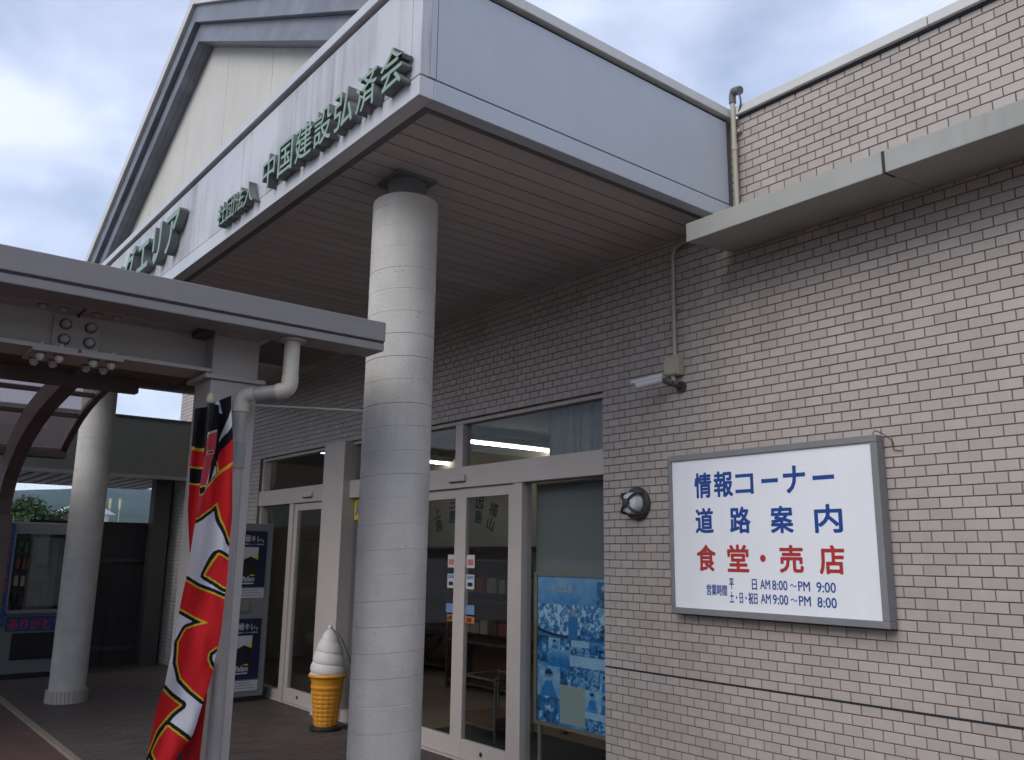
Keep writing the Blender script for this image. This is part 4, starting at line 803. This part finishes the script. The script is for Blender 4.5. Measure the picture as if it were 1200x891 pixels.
for i in range(nr):
    for k in range(seg): k2 = (k + 1) % seg; m.f.append((i * seg + k, i * seg + k2, (i + 1) * seg + k2, (i + 1) * seg + k)); m.m.append(0)
m.build('swirl', 'cream', ic, smooth=True)
MB().lathe([(.013, .838), (.02, .852), (.021, .866), (.012, .88), (.004, .884)], IX, IY, 14).build('tip_cap', 'cream', ic, smooth=True)
MB().tube(bend([(IX + .01, IY, .86), (IX + .10, IY + .05, .80), (IX + .19, IY + .10, .62), (IX + .22, IY + .2, .30)], .06), .004, 6).build('tether_cord', 'packdark', ic)

# ------------------------------------------------------------------ cigarette machine with two posters
cg = thing('cigarette_machine', 'grey cigarette machine with two stacked navy posters beside left entrance', 'machine')
MX = -8.92; MY0, MY1 = -.62, -.085
box('cabinet', 'machine', (-9.42, MX, MY0, MY1, .05, 1.815), cg, bevel=.008); box('plinth', 'black', (-9.40, MX - .02, MY0 + .02, MY1 - .02, .001, .05), cg)
for (zc, z1) in ((1.04, 1.735), (.11, .83)):
    p = box('poster', 'navy', (MX + .001, MX + .006, MY0 + .12, -.155, zc + .115, z1), cg)
    cpn = box('poster_caption', 'pale', (MX + .001, MX + .0062, MY0 + .12, -.155, zc, zc + .10), cg)
    for q in range(3): MB().box(MX + .0062, MX + .0066, MY0 + .14, -.18 - .05 * (q == 2), zc + .025 + q * .025, zc + .031 + q * .025).build('caption_line', 'machine', cpn)
    X = MX + .0066; ya, yb_ = -.40, -.245
    text_line('poster_lettering', '極キレ。', ya, -.195, z1 - .115, z1 - .045, X, 'pale', p, off=.02, right=YR)
    text_line('poster_lettering', '濃厚メンソール新登場', ya, -.195, z1 - .148, z1 - .132, X, 'pale', p, right=YR)
    MB().box(X - .0004, X, ya, yb_, z1 - .46, z1 - .17).build('pack_picture', 'packdark', p)
    MB().prism([(ya, z1 - .30), (ya + .075, z1 - .265), (yb_, z1 - .30), (yb_, z1 - .17), (ya, z1 - .17)], X, X + .0004, 'x').build('pack_picture', 'pale', p)
    MB().prism([(yb_ - .045, z1 - .28), (yb_, z1 - .30), (yb_, z1 - .215)], X + .0004, X + .0007, 'x').build('pack_picture', 'gold', p)
    text_line('poster_lettering', 'Marlboro', ya, -.27, z1 - .525, z1 - .47, X + .0003, 'pale', p, off=.03, right=YR)
    MB().box(X - .0003, X + .0003, ya, -.275, z1 - .552, z1 - .538).build('poster_rule', 'pale', p)
    MB().box(X - .0003, X + .0003, -.32, -.27, z1 - .468, z1 - .455).build('poster_rule', 'gold', p)
box('coin_panel', 'poster_frame', (MX + .001, MX + .012, -.44, -.30, .90, .985), cg)

# ------------------------------------------------------------------ shelter at the left with vending machines
st = thing('rest_shelter', 'dark open-sided shelter with slatted ceiling at the far left', 'shelter')
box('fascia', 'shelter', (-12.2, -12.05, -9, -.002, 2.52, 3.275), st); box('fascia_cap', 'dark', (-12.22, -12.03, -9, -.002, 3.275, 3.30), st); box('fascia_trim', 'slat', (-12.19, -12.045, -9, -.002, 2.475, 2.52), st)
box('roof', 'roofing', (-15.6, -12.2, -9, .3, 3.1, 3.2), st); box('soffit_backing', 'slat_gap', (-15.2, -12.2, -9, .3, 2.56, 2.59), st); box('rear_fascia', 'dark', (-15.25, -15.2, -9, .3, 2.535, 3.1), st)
y = .25
while y > -6.5:
    MB().box(-15.2, -12.2, y - .135, y, 2.53, 2.558).build('soffit_slat', 'slat', st); y -= .19
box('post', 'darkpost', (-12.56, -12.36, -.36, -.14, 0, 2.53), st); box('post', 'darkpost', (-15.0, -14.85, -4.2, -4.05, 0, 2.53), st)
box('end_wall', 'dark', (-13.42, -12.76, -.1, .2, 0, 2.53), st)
fn = thing('dark_partition', 'low black boarded partition behind the farther column', 'partition')
yb = -1.80
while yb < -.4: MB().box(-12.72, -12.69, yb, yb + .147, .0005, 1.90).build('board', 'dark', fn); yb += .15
box('rail', 'darkpost', (-12.69, -12.66, -1.80, -.37, 1.36, 1.40), fn); box('rail', 'darkpost', (-12.69, -12.66, -1.80, -.37, .2, .25), fn)
vm_ = thing('drinks_vending_machine', 'pale drinks vending machine with blue banners half hidden by column', 'vending machine')
VX = -11.95
box('cabinet', 'vwhite', (VX - .7, VX, -2.22, -1.42, .06, 1.84), vm_, bevel=.01); box('plinth', 'black', (VX - .68, VX - .03, -2.2, -1.44, .001, .06), vm_)
box('display_recess', 'packdark', (VX - .0, VX + .004, -2.06, -1.47, .80, 1.70), vm_); box('display_poster', 'dimpaper', (VX + .004, VX + .008, -1.86, -1.50, .84, 1.66), vm_)
for r_ in range(4):
    for q in range(2): MB().tube([(VX + .03, -2.0 + q * .07, 1.48 - r_ * .2), (VX + .03, -2.0 + q * .07, 1.60 - r_ * .2)], .026, 12).build('drink_can', ('goods_c', 'goods_a', 'goods_b', 'packdark')[r_], vm_, smooth=True)
box('display_window', GLASS, (VX + .058, VX + .063, -2.06, -1.47, .80, 1.70), vm_)
for d in ((VX, VX + .065, -2.08, -2.06, .78, 1.72), (VX, VX + .065, -1.47, -1.45, .78, 1.72), (VX, VX + .065, -2.06, -1.47, 1.70, 1.72), (VX, VX + .065, -2.06, -1.47, .76, .80)): box('window_frame', 'machine', d, vm_)
bb = box('banner_panel', 'vblue', (VX + .001, VX + .066, -2.215, -2.083, .62, 1.82), vm_)
for q, ch in enumerate('REDBULL'): glyph('banner_letter', ch, (VX + .0666, -2.19, 1.66 - q * .165), YR, ZU, .085, .12, 'vred', vm_, off=.03, fit=True)
b2 = box('banner_panel', 'vblue', (VX + .001, VX + .01, -2.05, -1.44, .55, .72), vm_); text_line('banner_letter', 'ありがとう', -2.02, -1.46, .57, .70, VX + .0106, 'vred', b2, off=.03, right=YR)
box('delivery_door', 'packdark', (VX + .001, VX + .012, -1.97, -1.5, .22, .53), vm_, bevel=.006); box('change_tray', 'black', (VX + .001, VX + .02, -2.18, -2.08, .25, .33), vm_, bevel=.004)
box('price_strip', 'paper', (VX + .001, VX + .003, -2.2, -2.06, .17, .20), vm_)
v2 = thing('drinks_vending_machine', 'dark vending machine with red top badge at the picture edge', 'vending machine')
box('cabinet', 'dark', (VX - .72, VX - .02, -3.15, -2.25, .06, 1.86), v2, bevel=.01); box('plinth', 'black', (VX - .68, VX - .05, -3.1, -2.27, .001, .06), v2); box('display_window', 'packdark', (VX - .02, VX - .01, -3.05, -2.35, .8, 1.7), v2); box('badge', 'vred', (VX - .02, VX - .008, -2.33, -2.26, 1.80, 1.86), v2)

# ------------------------------------------------------------------ trees, pylon, far things
leafm = MB(); leafm.v = [(0, 0, 0), (.5, .12, .18), (1, 0, 0), (.5, -.12, -.18)]; 
def tree(loc, h, r, label, mm, seed, nleaf=15000):
    rs = np.random.RandomState(seed); t = thing('broadleaf_tree', label, 'tree', 'trees beyond the shelter'); x0, y0, z0 = loc
    m = MB(); m.tube([(x0, y0, z0), (x0 + .1, y0, z0 + h * .35), (x0, y0 + .1, z0 + h * .7)], [.22, .16, .05], 8)
    cl = []
    for k in range(16):
        a = rs.rand() * 6.28; rr = r * (.25 + .6 * rs.rand() ** .6); zz_ = z0 + h * (.42 + .45 * rs.rand()); c = np.array((x0 + rr * math.cos(a), y0 + rr * math.sin(a), zz_)); cl.append((c, r * (.28 + .25 * rs.rand())))
        m.tube([(x0, y0, z0 + h * .35), tuple((c + np.array((x0, y0, z0 + h * .5))) / 2), tuple(c)], [.09, .06, .02], 6)
    m.build('trunk', 'bark', t)
    V = []; F = []
    for i in range(nleaf):
        c, cr_ = cl[rs.randint(len(cl))]; d = rs.randn(3); d /= np.linalg.norm(d); p = c + d * cr_ * (.55 + .5 * rs.rand()) * np.array((1, 1, .8)); u = rs.randn(3); u /= np.linalg.norm(u); w_ = np.cross(u, rs.randn(3)); w_ /= np.linalg.norm(w_); s = .06 + .07 * rs.rand(); b = len(V)
        V += [tuple(p), tuple(p + u * s + w_ * s * .45), tuple(p + u * 2 * s), tuple(p + u * s - w_ * s * .45)]; F.append((b, b + 1, b + 2, b + 3))
    me = bpy.data.meshes.new('crown'); me.from_pydata(V, [], F); me.materials.append(M[mm]); link('crown', me, t)
tree((-44, 2.3, -.2), 4.1, 2.3, 'dark rounded tree at the left picture edge behind the shelter', 'leaf', 1); tree((-45, 4.6, -.2), 3.5, 1.9, 'smaller dark tree just right of the rounded one beyond shelter', 'leaf', 2); tree((-37, 1.25, -.2), 3.0, 1.4, 'low olive green bush-like tree in front of the dark trees', 'leaf2', 3, 7000)
py = thing('power_pylon', 'distant lattice power pylon above the trees on the left', 'pylon')
px_, py_ = -260, 22; m = MB(); H_ = 27
for sx in (-1, 1):
    for sy in (-1, 1): m.tube([(px_ + sx * 2.6, py_ + sy * 2.6, 0), (px_ + sx * .5, py_ + sy * .5, H_)], .16, 5)
m.build('leg_frame', 'galv', py); m = MB()
for k in range(8):
    a = 2.6 - 2.1 * k / 8; b = 2.6 - 2.1 * (k + 1) / 8; z0, z1 = H_ * k / 8, H_ * (k + 1) / 8
    for s in (-1, 1):
        m.tube([(px_ + a, py_ - a * s, z0), (px_ + b, py_ + b * s, z1)], .09, 4); m.tube([(px_ - a, py_ - a * s, z0), (px_ - b, py_ + b * s, z1)], .09, 4); m.tube([(px_ + a * s, py_ - a, z0), (px_ - b * s, py_ - b, z1)], .09, 4); m.tube([(px_ + a * s, py_ + a, z0), (px_ - b * s, py_ + b, z1)], .09, 4)
m.build('lattice', 'galv', py); m = MB()
for z in (18, 21.5, 25): m.tube([(px_, py_ - 4.5, z), (px_, py_ + 4.5, z)], .14, 5)
m.build('cross_arm', 'galv', py)
fb = thing('distant_house', 'tiny pale roofed house on the wooded hillside', 'house')
box('wall', 'gable', (-330, -320, 60, 74, 2, 14), fb); MB().prism([(58, 14), (67, 19), (76, 14)], -332, -318, 'x').build('roof', 'roof_pale', fb)
for q, (yy_, lab) in enumerate(((71.2, 'left'), (74.2, 'middle'), (77.4, 'right'))):
    o = MB().tube([(-320, yy_, 0), (-320, yy_, 19.5)], .14, 8).tube([(-320, yy_, 16.2), (-320, yy_, 19.6)], .42, 8).build('distant_lamp_post', 'pole_yellow'); o['label'] = lab + 'most yellowish lamp post among three on the far hillside' if lab != 'middle' else 'middle yellowish lamp post among three on the far hillside'; o['category'] = 'lamp post'; o['group'] = 'lamp posts on the far hillside'
# ------------------------------------------------------------------ air
hz = bpy.data.materials.new('thin_haze'); hz.use_nodes = True; t = hz.node_tree; t.nodes.remove(t.nodes['Principled BSDF']); pv = t.nodes.new('ShaderNodeVolumePrincipled'); pv.inputs['Color'].default_value = (.70, .82, 1, 1); pv.inputs['Density'].default_value = .00011; t.links.new(pv.outputs[0], t.nodes['Material Output'].inputs['Volume'])
HAZE = True
if HAZE: MB().box(-2300, 2300, -2300, 2300, -5, 330).build('haze', hz, kind='stuff')

# ------------------------------------------------------------------ put each thing's Empty at its base
bpy.context.view_layer.update()
for o in [o for o in sc.objects if o.type == 'EMPTY' and o.parent is None]:
    pts = []
    for c in o.children_recursive:
        if c.type == 'MESH': pts += [c.matrix_world @ Vector(b) for b in c.bound_box]
    if not pts: continue
    lo = [min(p[i] for p in pts) for i in range(3)]; hi = [max(p[i] for p in pts) for i in range(3)]
    loc = Vector(((lo[0] + hi[0]) / 2, (lo[1] + hi[1]) / 2, lo[2])); o.location = loc
    for c in o.children: c.matrix_parent_inverse = Matrix.Translation(-loc)
